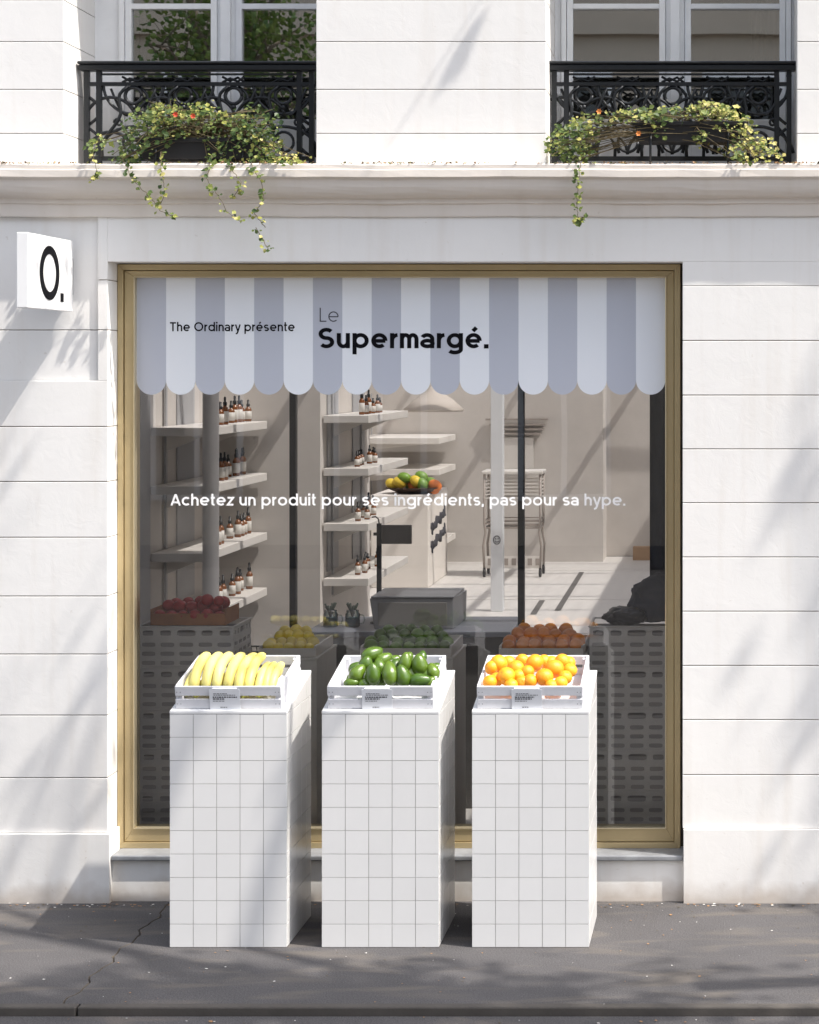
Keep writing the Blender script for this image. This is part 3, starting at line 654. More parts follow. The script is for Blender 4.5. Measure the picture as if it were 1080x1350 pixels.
# ------------------------------------------------------------------ plastic crates
def cell_panel(b_, M, W, Hh, cells, mi=0):
    """panel 0..W x 0..Hh with rounded holes; cells = list of (x0,x1,z0,z1,margin)"""
    for (x0, x1, z0, z1, mx, mz) in cells:
        out = []; inn_ = []; cx_, cz_ = (x0 + x1) / 2, (z0 + z1) / 2; hx, hz = (x1 - x0) / 2, (z1 - z0) / 2; ax, az = hx - mx, hz - mz; N = 16
        for k in range(N):
            q = 2 * math.pi * (k + .5) / N; c, s_ = math.cos(q), math.sin(q); s = 1 / max(abs(c), abs(s_))
            out.append((cx_ + hx * c * s, cz_ + hz * s_ * s)); e = .45
            inn_.append((cx_ + ax * math.copysign(abs(c) ** e, c), cz_ + az * math.copysign(abs(s_) ** e, s_)))
        # corners of the outer rectangle get their own triangles
        vs = [M @ Vector((x, 0, z)) for x, z in out + inn_] + [M @ Vector((x, .006, z)) for x, z in inn_] + [M @ Vector(c) for c in ((x0, 0, z0), (x1, 0, z0), (x1, 0, z1), (x0, 0, z1))]
        fs = [(k, (k + 1) % N, N + (k + 1) % N, N + k) for k in range(N)] + [(N + k, N + (k + 1) % N, 2 * N + (k + 1) % N, 2 * N + k) for k in range(N)]
        fs += [(1, 2, 3 * N + 2), (5, 6, 3 * N + 3), (9, 10, 3 * N + 0), (13, 14, 3 * N + 1)]
        b_.add(vs, fs, mi, .5)
def crate_cells(W, Hh, ncol):
    cs = []; cw = W / ncol; h0 = Hh * .34; hr = (Hh - h0) / 3
    for r_ in range(3):
        for c_ in range(ncol):
            cs.append((c_ * cw, (c_ + 1) * cw, r_ * hr, (r_ + 1) * hr, .012, .011))
    hw_ = .09; cs.append((W / 2 - hw_ / 2 - .01, W / 2 + hw_ / 2 + .01, Hh - h0, Hh, .012, .018))
    side = (W - hw_ - .02) / 2
    for k in (0, 1):
        x0 = k * (W - side)
        for c_ in range(2): cs.append((x0 + c_ * side / 2, x0 + (c_ + 1) * side / 2, Hh - h0, Hh, .016, .02))
    return cs
CW, CD, CH = .40, .34, .192
def plastic_crate(name, loc, label, group, W, Dp, Hh, ms, ncol=5):
    t = thing(name, label, 'crate', loc, group)
    a = MB()
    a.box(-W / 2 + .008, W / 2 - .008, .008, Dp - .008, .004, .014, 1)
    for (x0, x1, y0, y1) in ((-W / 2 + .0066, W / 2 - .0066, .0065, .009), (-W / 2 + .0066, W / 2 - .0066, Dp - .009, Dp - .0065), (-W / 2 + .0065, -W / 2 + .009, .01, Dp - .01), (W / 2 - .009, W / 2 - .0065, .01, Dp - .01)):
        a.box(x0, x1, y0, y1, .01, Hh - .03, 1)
    a.build('shade_liner', ms, t)  # darker sheets put the crate's inner shade behind the holes
    b_ = MB()
    cell_panel(b_, Matrix.Translation((-W / 2, 0, 0)), W, Hh, crate_cells(W, Hh, ncol))
    cell_panel(b_, Matrix.Translation((W / 2, 0, 0)) @ Matrix.Rotation(R(90), 4, 'Z'), Dp, Hh, crate_cells(Dp, Hh, ncol - 1))
    cell_panel(b_, Matrix.Translation((-W / 2, Dp, 0)) @ Matrix.Rotation(R(-90), 4, 'Z'), Dp, Hh, crate_cells(Dp, Hh, ncol - 1))
    b_.build('basket', ms, t)
    c_ = MB()
    for z0, z1 in ((Hh - .006, Hh), (0, .005)):
        c_.box(-W / 2 - .005, W / 2 + .005, -.005, .0065, z0, z1); c_.box(-W / 2 - .005, W / 2 + .005, Dp - .0065, Dp + .005, z0, z1)
        c_.box(-W / 2 - .005, -W / 2 + .0065, .0065, Dp - .0065, z0, z1); c_.box(W / 2 - .0065, W / 2 + .005, .0065, Dp - .0065, z0, z1)
    c_.build('rim', ms, t, bevel=.0015); return t
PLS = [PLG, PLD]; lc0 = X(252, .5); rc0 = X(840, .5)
ck = None
for side, cx_, y0_ in (('left', lc0 - .02, .5), ('right', rc0, .5)):
    for i in range(6):
        pos = 'topmost' if i == 5 else 'bottom' if i == 0 else ORD[i]
        lab = f'{pos} grey plastic crate {"" if i in (0, 5) else "from the floor "}in the {side} stack behind the shop glass'
        lc = (cx_ + random.uniform(-.003, .003), y0_ + random.uniform(-.003, .003), CH * i + .001)
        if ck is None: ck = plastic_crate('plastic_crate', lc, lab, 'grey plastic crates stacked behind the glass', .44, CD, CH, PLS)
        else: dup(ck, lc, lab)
# wire basket on left, behind the glass, and dark crates at right
STK = CH * 6 + .002
dk = plastic_crate('dark_crate', (X(716, .95), .95, .86), 'wide black crate on the dark stand right of the counter', 'black plastic crates by the right post', .34, .25, .115, [PLB, PLB], 5)
plastic_crate('dark_crate', (X(770, .95), .95, .86), 'short black crate nearest the grey crate stack', 'black plastic crates by the right post', .13, .25, .115, [PLB, PLB], 3)
st = thing('low_stand', 'dark low stand under the black crates', 'stand', (X(736, 1.05), 1.05, 0))
a = MB(); a.box(-.28, .28, -.12, .22, .835, .86); a.build('top', DARK, st, bevel=.003)
for sx in (-1, 1):
    for yy in (-.1, .2): a = MB(); a.box(sx * .26 - .015, sx * .26 + .015, yy - .015, yy + .015, 0, .835); a.build('leg', DARK, st)
a = MB(); a.box(-.07, .07, -.03, .03, 0, .10); a.box(-.055, .055, -.034, -.0305, .02, .08); tag(a.build('black_box', PLB, bevel=.006, loc=(X(741, .95), .90, .9762)), 'small black box lying on top of the wide black crate', 'box')
wb = thing('wire_basket', 'empty wire basket between the left crate stack and the counter', 'basket', (X(360, 1.35), 1.35, .83)); WM = mat('wire', (.12, .13, .11), .5, .5)
a = MB()
for z in (0, .035, .07, .1):
    g_ = .14 + z * .25; a.tube([(-g_, -.11, z), (g_, -.11, z), (g_, .11, z), (-g_, .11, z), (-g_, -.11, z)], .0028 if z < .1 else .005, 5)
for i in range(13):
    t = -1 + i / 6; a.tube([(t * .165, -.11, .1), (t * .14, -.11, 0), (t * .14, .11, 0), (t * .165, .11, .1)], .0025, 4)
a.build('cage', WM, wb)
st2 = thing('side_table', 'small pale side table under the wire basket', 'table', (X(360, 1.35), 1.35, 0))
a = MB(); a.box(-.2, .2, -.14, .14, .80, .829); a.build('top', DARK, st2, bevel=.003)
for sx in (-1, 1):
    for yy in (-.11, .11): a = MB(); a.box(sx * .18 - .012, sx * .18 + .012, yy - .012, yy + .012, 0, .80); a.build('leg', DARK, st2)
# box of red fruit on left stack
bxr_ = thing('cardboard_tray', 'brown cardboard tray of red fruit on top of the left crate stack', 'tray', (X(254, .6), .56, STK))
a = MB(); w2 = .17
a.box(-w2, w2, -.04, .22, .0, .006); a.box(-w2, w2, -.045, -.041, 0, .055); a.box(-w2, w2, .221, .225, 0, .055); a.box(-w2 - .004, -w2 - .0002, -.045, .225, 0, .075); a.box(w2 + .0002, w2 + .004, -.045, .225, 0, .075)
a.build('tray', WOOD, bxr_, bevel=.001)
REDM = mat('red_fruit', (.60, .025, .015), .35, rnd=.5, col2=(.12, .012, .02))
fa = MB(); blob(fa, (0, 0, 0), .03); fruit_me = fa.build('apple', REDM, loc=(X(254, .6) - .14, .545, STK + .04)); tag(fruit_me, 'dark red apple', 'apple', 'dark red apples heaped in the cardboard tray'); 
ap = [(-.10, 0), (-.05, 0), (.0, 0), (.05, 0), (.10, 0), (.14, .01)]
k_ = 1; fruit_me['label'] = 'leftmost dark red apple of the front row in the cardboard tray'
for row, (yy, zz, cnt, x0_) in enumerate(((.545, .04, 5, -.085), (.62, .075, 5, -.12), (.69, .085, 5, -.10), (.60, .105, 2, .07))):
    for i in range(cnt):
        c = fruit_me.copy(); C.objects.link(c); s_ = random.uniform(.9, 1.15); c.scale = (s_, s_, s_ * .92)
        c.location = (X(254, .6) + x0_ + i * .056, yy + random.uniform(-.01, .01), STK + zz + random.uniform(-.006, .006))
        c['label'] = f'dark red apple, {ORD[i + (1 if row == 0 else 0)]} from the left in the {["front", "middle", "back", "top"][row]} row of the cardboard tray'
# dark bag/aubergines on right stack
def lump(name, loc, sc_, m_, lab, cat, seed):
    random.seed(seed); bm = bmesh.new(); bmesh.ops.create_icosphere(bm, subdivisions=4, radius=1)
    from mathutils import noise
    for v in bm.verts:
        p = v.co.copy(); d = 1 + .28 * noise.noise(p * 1.8 + Vector((seed, 0, 0))) + .13 * noise.noise(p * 5 + Vector((0, seed, 0)))
        v.co = Vector((p.x * d * sc_[0], p.y * d * sc_[1], max(p.z * d, -.75) * sc_[2]))
    me = bpy.data.meshes.new(name); bm.to_mesh(me); bm.free(); me.materials.append(m_)
    for p in me.polygons: p.use_smooth = True
    o = bpy.data.objects.new(name, me); C.objects.link(o); o.location = loc; return tag(o, lab, cat)
lump('folded_bag', (X(862, .6), .68, STK + .095), (.13, .12, .12), mat('navy_cloth', (.03, .037, .055), .8, bump=.6, bscale=14, bdist=.02), 'crumpled navy blue bag on top of the right crate stack', 'bag', 3)
lump('bin_bag', (X(826, .6), .60, STK + .03), (.1, .09, .045), mat('black_film', (.01, .01, .011), .35, bump=.6, bscale=14, bdist=.02), 'crumpled black bag beside the navy bag on the right crate stack', 'bag', 5)

# ------------------------------------------------------------------ tiled pedestals
random.seed(5)
PF, PB = -.70, -.222; PH = .959; SL = math.tan(R(11.3)); PW = .474; PD = PB - PF
def ped_top(y): return PH + y * SL                                     # y measured from the front
def pedestal(x0, label):
    t = thing('display_pedestal', label, 'pedestal', (x0 + PW / 2, PF, 0), 'white tiled pedestals')
    a = MB(); h = PW / 2; e = .003
    vs = [(sx * (h - e), y, z) for sx in (-1, 1) for (y, z) in ((e, 0), (PD - e, 0), (PD - e, ped_top(PD - e) - .014), (e, ped_top(e) - .014))]
    a.add(vs, [(0, 1, 2, 3), (7, 6, 5, 4), (0, 3, 7, 4), (1, 5, 6, 2), (3, 2, 6, 7), (0, 4, 5, 1)], 0, .5); a.build('core', GROUT, t)
    tl = MB(); g = .0011; rows = 10; th = (PH - .012) / rows; cw = PW / 5
    def tile(M, poly, rn):
        n = len(poly); j = [random.uniform(-.0004, .0004) for _ in range(3)]
        o_ = [M @ Vector((u, j[0] * .6 + j[1] * (u - poly[0][0]) * 6 + j[2] * (v_ - poly[0][1]) * 6, v_)) for u, v_ in poly]; i_ = [M @ Vector((u, .0028, v_)) for u, v_ in poly]
        tl.add(o_ + i_, [tuple(range(n))] + [(k, k + n, (k + 1) % n + n, (k + 1) % n) for k in range(n)], 0, rn)
    for face in range(4):
        if face == 0: M = Matrix.Translation((-h, 0, 0)); W = PW
        elif face == 1: M = Matrix.Translation((h, 0, 0)) @ Matrix.Rotation(R(90), 4, 'Z'); W = PD
        elif face == 2: M = Matrix.Translation((h, PD, 0)) @ Matrix.Rotation(R(180), 4, 'Z'); W = PW
        else: M = Matrix.Translation((-h, PD, 0)) @ Matrix.Rotation(R(-90), 4, 'Z'); W = PD
        c5 = W / 5
        for c_ in range(5):
            def ztop(u):
                d = {0: 0, 1: u, 2: PD, 3: PD - u}[face]; return ped_top(d) - .0135
            for r_ in range(12):
                z0, z1 = r_ * th + g + (.001 if r_ == 0 else 0), (r_ + 1) * th - g; u0, u1 = c_ * c5 + (g if c_ else .0003), (c_ + 1) * c5 - (g if c_ < 4 else .0003)
                ta, tb = ztop(u0), ztop(u1)
                if min(ta, tb) < z0 + .004 and max(ta, tb) < z0 + .01: continue
                za, zb_ = min(z1, ta), min(z1, tb)
                if za < z0: za = z0 + .0005
                if zb_ < z0: zb_ = z0 + .0005
                tile(M, [(u0, z0), (u1, z0), (u1, zb_), (u0, za)], random.random())
    tl.build('tiles', TILE, t, bevel=.0007, seg=1)
    tp = MB(); vs = [(sx * (h + .001), y, z) for sx in (-1, 1) for (y, z) in ((-.001, ped_top(0) - .0125), (PD + .001, ped_top(PD) - .0125), (PD + .001, ped_top(PD)), (-.001, ped_top(0)))]
    tp.add(vs, [(0, 1, 2, 3), (7, 6, 5, 4), (0, 3, 7, 4), (1, 5, 6, 2), (3, 2, 6, 7), (0, 4, 5, 1)], 0, .5); tp.build('top', TOPW, t, bevel=.002)
    return t
kx = kk(PF); ped_x = [X(224, PF), X(424.5, PF), X(622.5, PF)]
for x, lb in zip(ped_x, ('left white tiled pedestal, carrying the crate of bananas', 'middle white tiled pedestal, carrying the crate of avocados', 'right white tiled pedestal, carrying the crate of oranges')): pedestal(x, lb)

# wooden crates on the pedestals (local frame: origin at front bottom centre, tilted)
TI = R(11.3); CRW, CRD, CRH = .430, .385, .094
def wood_crate(x, label):
    t = thing('wooden_crate', label, 'crate', (x, PF + .022, ped_top(.022) + .0015), 'white wooden crates on the pedestals', (TI, 0, 0)); h = CRW / 2; T = .011
    for (z0, z1) in ((.0, .040), (.054, CRH)):
        a = MB(); a.box(-h, h, 0, T, z0, z1); a.build('slat', CRATEW, t, bevel=.0022)
        a = MB(); a.box(-h, h, CRD - T, CRD, z0, z1); a.build('slat', CRATEW, t, bevel=.0022)
    for sx in (-1, 1):
        a = MB(); a.box(min(sx * h, sx * (h - T)), max(sx * h, sx * (h - T)), T + .0005, CRD - T - .0005, 0, CRH + .002); a.build('side_board', CRATEW, t, bevel=.0022)
        for yy in (T + .001, CRD - T - .019):
            a = MB(); x0, x1 = sorted((sx * (h - T - .0005), sx * (h - T - .016))); a.box(x0, x1, yy, yy + .018, .002, CRH - .008); a.build('corner_post', CRATEW, t, bevel=.002)
    a = MB(); a.box(-h + T + .001, h - T - .001, T + .001, CRD - T - .001, .003, .009); a.build('bottom', CRATEW, t)
    a = MB()
    for sx in (-1, 1):
        for z in (.02, .07):
            for xx in (h - .008, h - .022): a.lathe([(.0022, -.0006), (.0022, .0006)], (sx * xx, -.0006, z), 8, M=Matrix.Rotation(R(90), 3, 'X'))
    a.build('nails', STEEL, t)
    return t
crx = [X(301.5, PF + .02), X(502, PF + .02), X(699, PF + .02)]
for x, lb in zip(crx, ('white wooden crate of bananas on the left pedestal', 'white wooden crate of avocados on the middle pedestal', 'white wooden crate of oranges on the right pedestal')): wood_crate(x, lb)
def CM(i): return Matrix.Translation((crx[i], PF + .022, ped_top(.022) + .0015)) @ Matrix.Rotation(TI, 4, 'X')
# price cards
for i, nm in enumerate(('bananas', 'avocados', 'oranges')):
    pc = thing('price_card', f'small white price card hooked on the front of the crate of {nm}', 'price card', CM(i) @ Vector((-.012, -.0045, 0)), 'price cards on the crates', (TI + R(3), 0, 0))
    a = MB(); a.box(-.062, .062, -.0012, .0, -.006, .086); a.box(-.05, .05, -.0012, .012, .0865, .0885); a.build('card', CARD, pc, bevel=.0004)
    a = MB(); random.seed(20 + i)
    def row(z, h_, x0, x1):
        x = x0
        while x < x1:
            L = random.uniform(.004, .012); a.box(x, min(x + L, x1), -.0022, -.0014, z, z + h_); x += L + .0025
    row(.066, .0022, -.045, .01); row(.060, .0022, -.045, .045); row(.050, .0045, -.048, .05 - .01 * i); row(.042, .0045, -.048, .0 + .01 * i); row(.034, .002, -.048, .0); row(.007, .0025, -.02, .008)
    a.build('lettering', INKG, pc)

# bananas
BAN = mat('banana_skin', (.78, .66, .17), .42, rnd=.1, col2=(.80, .72, .28), var=.05, vscale=12, spec=.35, sss=.08)
n, l, b = nodes_of(BAN); src = b.inputs['Base Color'].links[0].from_socket
at = n.new('ShaderNodeAttribute'); at.attribute_name = 'tip'; mx = n.new('ShaderNodeMix'); mx.data_type = 'RGBA'; mx.inputs['B'].default_value = (.20, .24, .03, 1); l.new(at.outputs['Fac'], mx.inputs['Factor']); l.new(src, mx.inputs['A']); l.new(mx.outputs['Result'], b.inputs['Base Color'])
def banana(M, pts, r, parent):
    N = 22; n = 6; b_ = MB(); cp = []
    for i in range(N + 1):                                            # quadratic bezier
        t = i / N; cp.append(M @ (pts[0] * (1 - t) ** 2 + pts[1] * 2 * t * (1 - t) + pts[2] * t * t))
    rs = []
    for i in range(N + 1):
        t = i / N; e = min(1, (t / .16)) ** .6 * min(1, ((1 - t) / .14)) ** .55; rs.append(r * max(.16, e))
    rs[0] = r * .22; rs[-1] = r * .22
    b_.tube(cp, rs, 10, 0, True, True); o = b_.build('banana', BAN, parent)
    at_ = o.data.attributes.new('tip', 'FLOAT', 'POINT'); vals = [0] * len(o.data.vertices)
    for i in range(N + 1):
        t = i / N; q = max(0, 1 - t / .22) * .8 + (.9 if t > .96 else 0)
        for j in range(10): vals[i * 10 + j] = min(1, q)
    at_.data.foreach_set('value', vals)
    s_ = o.modifiers.new('s', 'SUBSURF'); s_.levels = 1; s_.render_levels = 1
    return o
M0 = CM(0)
for bi, (lab, xs_, sc_) in enumerate((('large bunch of pale yellow bananas filling the left of the crate', [-.142, -.097, -.051, -.005, .041, .086], 1), ('small bunch of shorter bananas at the right of the crate', [.122, .150, .176], .74))):
    bt = thing('banana_bunch', lab, 'bananas', (0, 0, 0))
    for i, xq in enumerate(xs_):
        y0 = .045 + .01 * random.random(); lean = .045
        jt = lambda a_: random.uniform(-a_, a_); p0 = Vector((xq - .014 + jt(.007), y0, .032)); p1 = Vector((xq - .012 + jt(.009), y0 + .03 + jt(.01), .05 + .125 * sc_ + jt(.012))); p2 = Vector((xq - .002 + jt(.008), .32 - (1 - sc_) * .3, .075 + .045 * sc_))
        banana(M0, [p0, p1, p2], .0222 * (1 if sc_ == 1 else .82), bt)
    if bi == 0:
        banana(M0, [Vector((-.182, .05, .032)), Vector((-.182, .07, .12)), Vector((-.165, .28, .08))], .017, bt)
    for k in range(5):                                               # a lower layer, mostly hidden
        banana(M0, [Vector((-.15 + k * .065, .05, .028)), Vector((-.14 + k * .065, .1, .07)), Vector((-.11 + k * .065, .33, .05))], .02, bt) if bi == 0 else None

# avocados
AV = mat('avocado_skin', (.040, .10, .009), .22, rnd=1, col2=(.12, .20, .018), var=.35, vscale=35, bump=.35, bscale=120, bdist=.001, coat=.3, spec=.5)
def rowlabel(lst, key): return sorted(lst, key=key)
def avo_mesh():
    a = MB(); pr = []
    for i in range(17):
        t = i / 16; z = -1 + 2 * t; r_ = math.sqrt(max(0, 1 - z * z)) * (1 - .24 * (z + .2) if z > -.2 else 1); pr.append((max(r_ * .70, .0005), z))
    a.lathe(pr, (0, 0, 0), 20); o = a.build('avocado', AV); return o
av0 = avo_mesh(); used = False
# (zoom x, zoom y, half length px, half width px, tilt deg from vertical, depth Y)
AVS = [('top', 408, 415, 66, 42, 68, -.50), ('top', 476, 448, 55, 38, 58, -.50),
       ('front', 415, 535, 66, 46, -4, -.635), ('front', 513, 528, 72, 46, -12, -.635), ('front', 590, 545, 66, 44, -14, -.635), ('front', 690, 572, 66, 42, 84, -.63), ('front', 322, 530, 58, 44, 35, -.62), ('front', 283, 588, 44, 30, 80, -.64), ('front', 365, 590, 44, 34, 60, -.63), ('front', 748, 582, 40, 30, 50, -.62),
       ('middle', 372, 470, 44, 40, 20, -.555), ('middle', 605, 462, 56, 38, 5, -.56), ('middle', 690, 478, 62, 47, -6, -.56), ('middle', 768, 518, 50, 38, -20, -.56), ('middle', 545, 490, 50, 40, 15, -.53), ('middle', 450, 490, 50, 40, -10, -.53),
       ('back', 310, 500, 44, 36, 50, -.45), ('back', 705, 430, 36, 28, 5, -.45), ('back', 620, 440, 40, 32, 30, -.43), ('back', 540, 455, 42, 34, 60, -.42), ('back', 780, 500, 40, 32, 60, -.44),
       ('lower', 345, 560, 44, 34, 30, -.58), ('lower', 465, 570, 44, 34, 30, -.60), ('lower', 552, 575, 44, 34, 70, -.60), ('lower', 640, 530, 44, 34, 30, -.56), ('lower', 725, 545, 44, 34, 30, -.56), ('lower', 415, 480, 44, 34, 30, -.48), ('lower', 650, 490, 44, 34, 50, -.48), ('lower', 290, 560, 36, 30, 50, -.56), ('lower', 510, 470, 44, 34, 80, -.46)]
rowsd = {}
for a_ in AVS: rowsd.setdefault(a_[0], []).append(a_)
for rn, items in rowsd.items():
    for i, (_, zx, zy, hl, hw_, tl_, Y) in enumerate(sorted(items, key=lambda q: q[1])):
        c = av0 if not used else av0.copy()
        if used: C.objects.link(c)
        used = True; c.data = av0.data if c is av0 else av0.data.copy()
        me = c.data; rv = random.random(); me.attributes['rnd'].data.foreach_set('value', [rv] * len(me.polygons))
        s_ = kk(Y) / PPM / 4.5; c.location = P(400 + zx / 4.5, 770 + zy / 4.5, Y)
        c.scale = (1.09 * hw_ * s_ / .70, 1.09 * hw_ * s_ / .70, 1.09 * hl * s_); c.rotation_euler = (R(random.uniform(-25, 10)), R(tl_), 0)
        c.rotation_mode = 'XYZ'
        tag(c, f'glossy green avocado, {ORD[i]} from the left in the {rn} row of the heap', 'avocado', 'green avocados in the middle crate')

# oranges
ORG = mat('orange_peel', (.90, .33, .015), .38, rnd=1, col2=(.92, .42, .02), bump=.5, bscale=160, bdist=.0012, var=.06, vscale=20, sss=.05)
a = MB(); pr = [(.0005, -.955), (.07, -.94), (.12, -.965)] + [(math.sin(math.pi * i / 16), -math.cos(math.pi * i / 16)) for i in range(2, 15)] + [(.12, .955), (.05, .925), (.0005, .92)]
a.lathe(pr, (0, 0, 0), 24, 0); a.lathe([(.035, .90), (.05, .94), (.03, .955), (.0005, .955)], (0, 0, 0), 6, 1); or0 = a.build('orange', [ORG, mat('orange_stem', (.15, .16, .05), .8)])
ORS = [('front', 228, 410, 38, -.60), ('front', 335, 432, 30, -.625), ('front', 398, 414, 38, -.61), ('front', 470, 442, 30, -.63), ('front', 155, 436, 26, -.62), ('front', 250, 452, 24, -.64), ('front', 300, 440, 26, -.62), ('front', 430, 455, 24, -.64),
       ('middle', 163, 372, 30, -.53), ('middle', 195, 355, 38, -.51), ('middle', 272, 376, 35, -.55), ('middle', 355, 352, 38, -.50), ('middle', 442, 378, 41, -.54), ('middle', 512, 384, 30, -.52), ('middle', 322, 392, 30, -.57), ('middle', 185, 425, 30, -.58), ('middle', 285, 410, 30, -.58), ('middle', 490, 415, 30, -.59),
       ('back', 300, 342, 30, -.42), ('back', 240, 350, 28, -.42), ('back', 395, 345, 30, -.42), ('back', 478, 344, 33, -.45), ('back', 430, 350, 30, -.42), ('back', 505, 352, 26, -.42)]
rowsd = {}; used = False
for a_ in ORS: rowsd.setdefault(a_[0], []).append(a_)
for rn, items in rowsd.items():
    for i, (_, zx, zy, r_, Y) in enumerate(sorted(items, key=lambda q: q[1])):
        c = or0 if not used else or0.copy()
        if used: C.objects.link(c); c.data = or0.data.copy()
        used = True; rv = random.random(); c.data.attributes['rnd'].data.foreach_set('value', [rv] * len(c.data.polygons))
        s_ = kk(Y) / PPM / 3.375 * max(r_, 30) * 1.07; c.location = P(600 + zx / 3.375, 770 + zy / 3.375, Y); c.scale = (s_, s_, s_ * .95)
        c.rotation_euler = (random.uniform(-1.5, 1.5), random.uniform(-1, 1), random.random() * 6)
        tag(c, f'ripe orange, {ORD[i]} from the left in the {rn} row of the crate', 'orange', 'oranges in the right crate')

# ------------------------------------------------------------------ solid stands with fruit, added to imitate reflections in the shop glass
ISM = mat('reflection_stand_grey', (.60, .575, .54), .6, var=.08, vscale=3); ISY = .35
LEM = mat('reflection_yellow_peel', (.85, .66, .06), .4, rnd=.2, bump=.3, bscale=90); GRP = mat('reflection_green_peel', (.14, .27, .03), .3, rnd=.5, bump=.3, bscale=90); RUS = mat('reflection_orange_peel', (.85, .28, .04), .4, rnd=.3, bump=.4, bscale=120)
for (pa, pb, cm, fn, nm, rr, sh3) in ((338, 418, LEM, 'lemon', 'lemons', .027, (1, 1, 1.15)), (472, 597, GRP, 'lime', 'limes', .030, (1, 1, 1.1)), (655, 771, RUS, 'tangerine', 'tangerines', .034, (1, 1, .92))):
    x0, x1 = X(pa, ISY), X(pb, ISY); xm = (x0 + x1) / 2; hw = (x1 - x0) / 2; zt_ = Z(867, ISY)
    t = thing('display_stand', f'grey stand imitating a mirrored pedestal inside the glass, under the tray of {nm}', 'stand', (xm, ISY, 0), 'grey stands imitating pedestal reflections in the shop glass')
    a = MB(); a.box(-hw, hw, 0, .46, 0, zt_ - .012); a.build('body', ISM, t, bevel=.003); a = MB(); a.box(-hw - .004, hw + .004, -.004, .464, zt_ - .0115, zt_); a.build('top', ISM, t, bevel=.002)
    tr_ = thing('reflection_tray', f'shallow grey tray imitating a mirrored crate, with {nm} inside the shop glass', 'tray', (xm, ISY + .01, zt_ + .0005), 'grey trays imitating crate reflections in the shop glass')
    hq = hw - .008
    for q in ((-hq, hq, 0, .01, 0, .04), (-hq, hq, .40, .41, 0, .05)): a = MB(); a.box(*q); a.build('slat', ISM, tr_, bevel=.0015)
    for sx in (-1, 1): a = MB(); xx = sorted((sx * hq, sx * (hq - .01))); a.box(xx[0], xx[1], .0105, .3995, 0, .05); a.build('side_board', ISM, tr_, bevel=.0015)
    a = MB(); a.box(-hq + .011, hq - .011, .011, .399, 0, .008); a.build('bottom', ISM, tr_)
    random.seed(nm); first = None; n0 = int((2 * hq - .04) / (rr * 1.95)) + 1
    for row, (yy, zz, cnt) in enumerate(((.045, .010 + rr, n0), (.10, .024 + rr, n0), (.145, .048 + rr, n0 - 1), (.21, .064 + rr, n0 - 2))):
        for i in range(cnt):
            if first is None:
                a = MB(); blob(a, (0, 0, 0), rr, *sh3, n=14); o = a.build(fn, cm); first = o
            else:
                o = first.copy(); o.data = first.data.copy(); C.objects.link(o)
            rv = random.random(); o.data.attributes['rnd'].data.foreach_set('value', [rv] * len(o.data.polygons))
            k2 = random.uniform(.92, 1.1); o.scale = (k2, k2, k2); o.rotation_euler = (random.uniform(-1.2, 1.2), random.uniform(-1.2, 1.2), 0)
            o.location = (xm + (i - (cnt - 1) / 2) * (2 * hq - .075) / max(1, n0 - 1) + random.uniform(-.008, .008), ISY + .01 + yy + random.uniform(-.006, .006), zt_ + zz + random.uniform(-.004, .006))
            tag(o, f'{fn}, {ORD[i]} from the left in the {["front", "second", "third", "top"][row]} row of the heap imitating a reflection inside the glass', fn, f'{nm} imitating the mirrored fruit inside the glass')

# ------------------------------------------------------------------ projecting sign
sgx0, sgx1 = 0, 0
sg = thing('projecting_sign', 'white box sign with a black letter sticking out from the left wall', 'sign', (X(98), 0, Z(365)))
SD = .57; sh = Z(318) - Z(411); th_ = .048; zc_ = (Z(318) + Z(411)) / 2 - Z(365)
SIGNM = mat('white_sign_acrylic', (.82, .82, .82), .3)
a = MB(); a.box(-th_, 0, -SD - .02, -.02, zc_ - sh / 2, zc_ + sh / 2); a.build('box', SIGNM, sg, bevel=.003)
a = MB(); a.box(-th_ * .8, -th_ * .2, -.0205, .02, zc_ - .08, zc_ + .08); a.build('bracket', STEEL, sg)
# letter on the right face (facing +x): ellipse ring with stress
a = MB(); NN = 48; yc = -SD - .02 + SD * .46; zc2 = zc_ + .0; ow, oh = SD * .215, sh * .37; iw, ih = ow * .68, oh * .70
vs = []
for xo in (.0008, .003):
    for (rw, rh) in ((ow, oh), (iw, ih)):
        for k in range(NN): q = 2 * math.pi * k / NN; vs.append((xo, yc + rw * math.cos(q), zc2 + rh * math.sin(q)))
fs = [(k, (k + 1) % NN, NN + (k + 1) % NN, NN + k) for k in range(NN)] + [(2 * NN + k, 2 * NN + (k + 1) % NN, 3 * NN + (k + 1) % NN, 3 * NN + k) for k in range(NN)] + [(k, (k + 1) % NN, 2 * NN + (k + 1) % NN, 2 * NN + k) for k in range(NN)] + [(NN + k, NN + (k + 1) % NN, 3 * NN + (k + 1) % NN, 3 * NN + k) for k in range(NN)]
a.add(vs, fs, 0, .5); yd = -SD - .02 + SD * .74; a.box(.0008, .003, yd - .019, yd + .019, zc2 - oh - .003, zc2 - oh + .035); a.build('lettering', INK, sg)

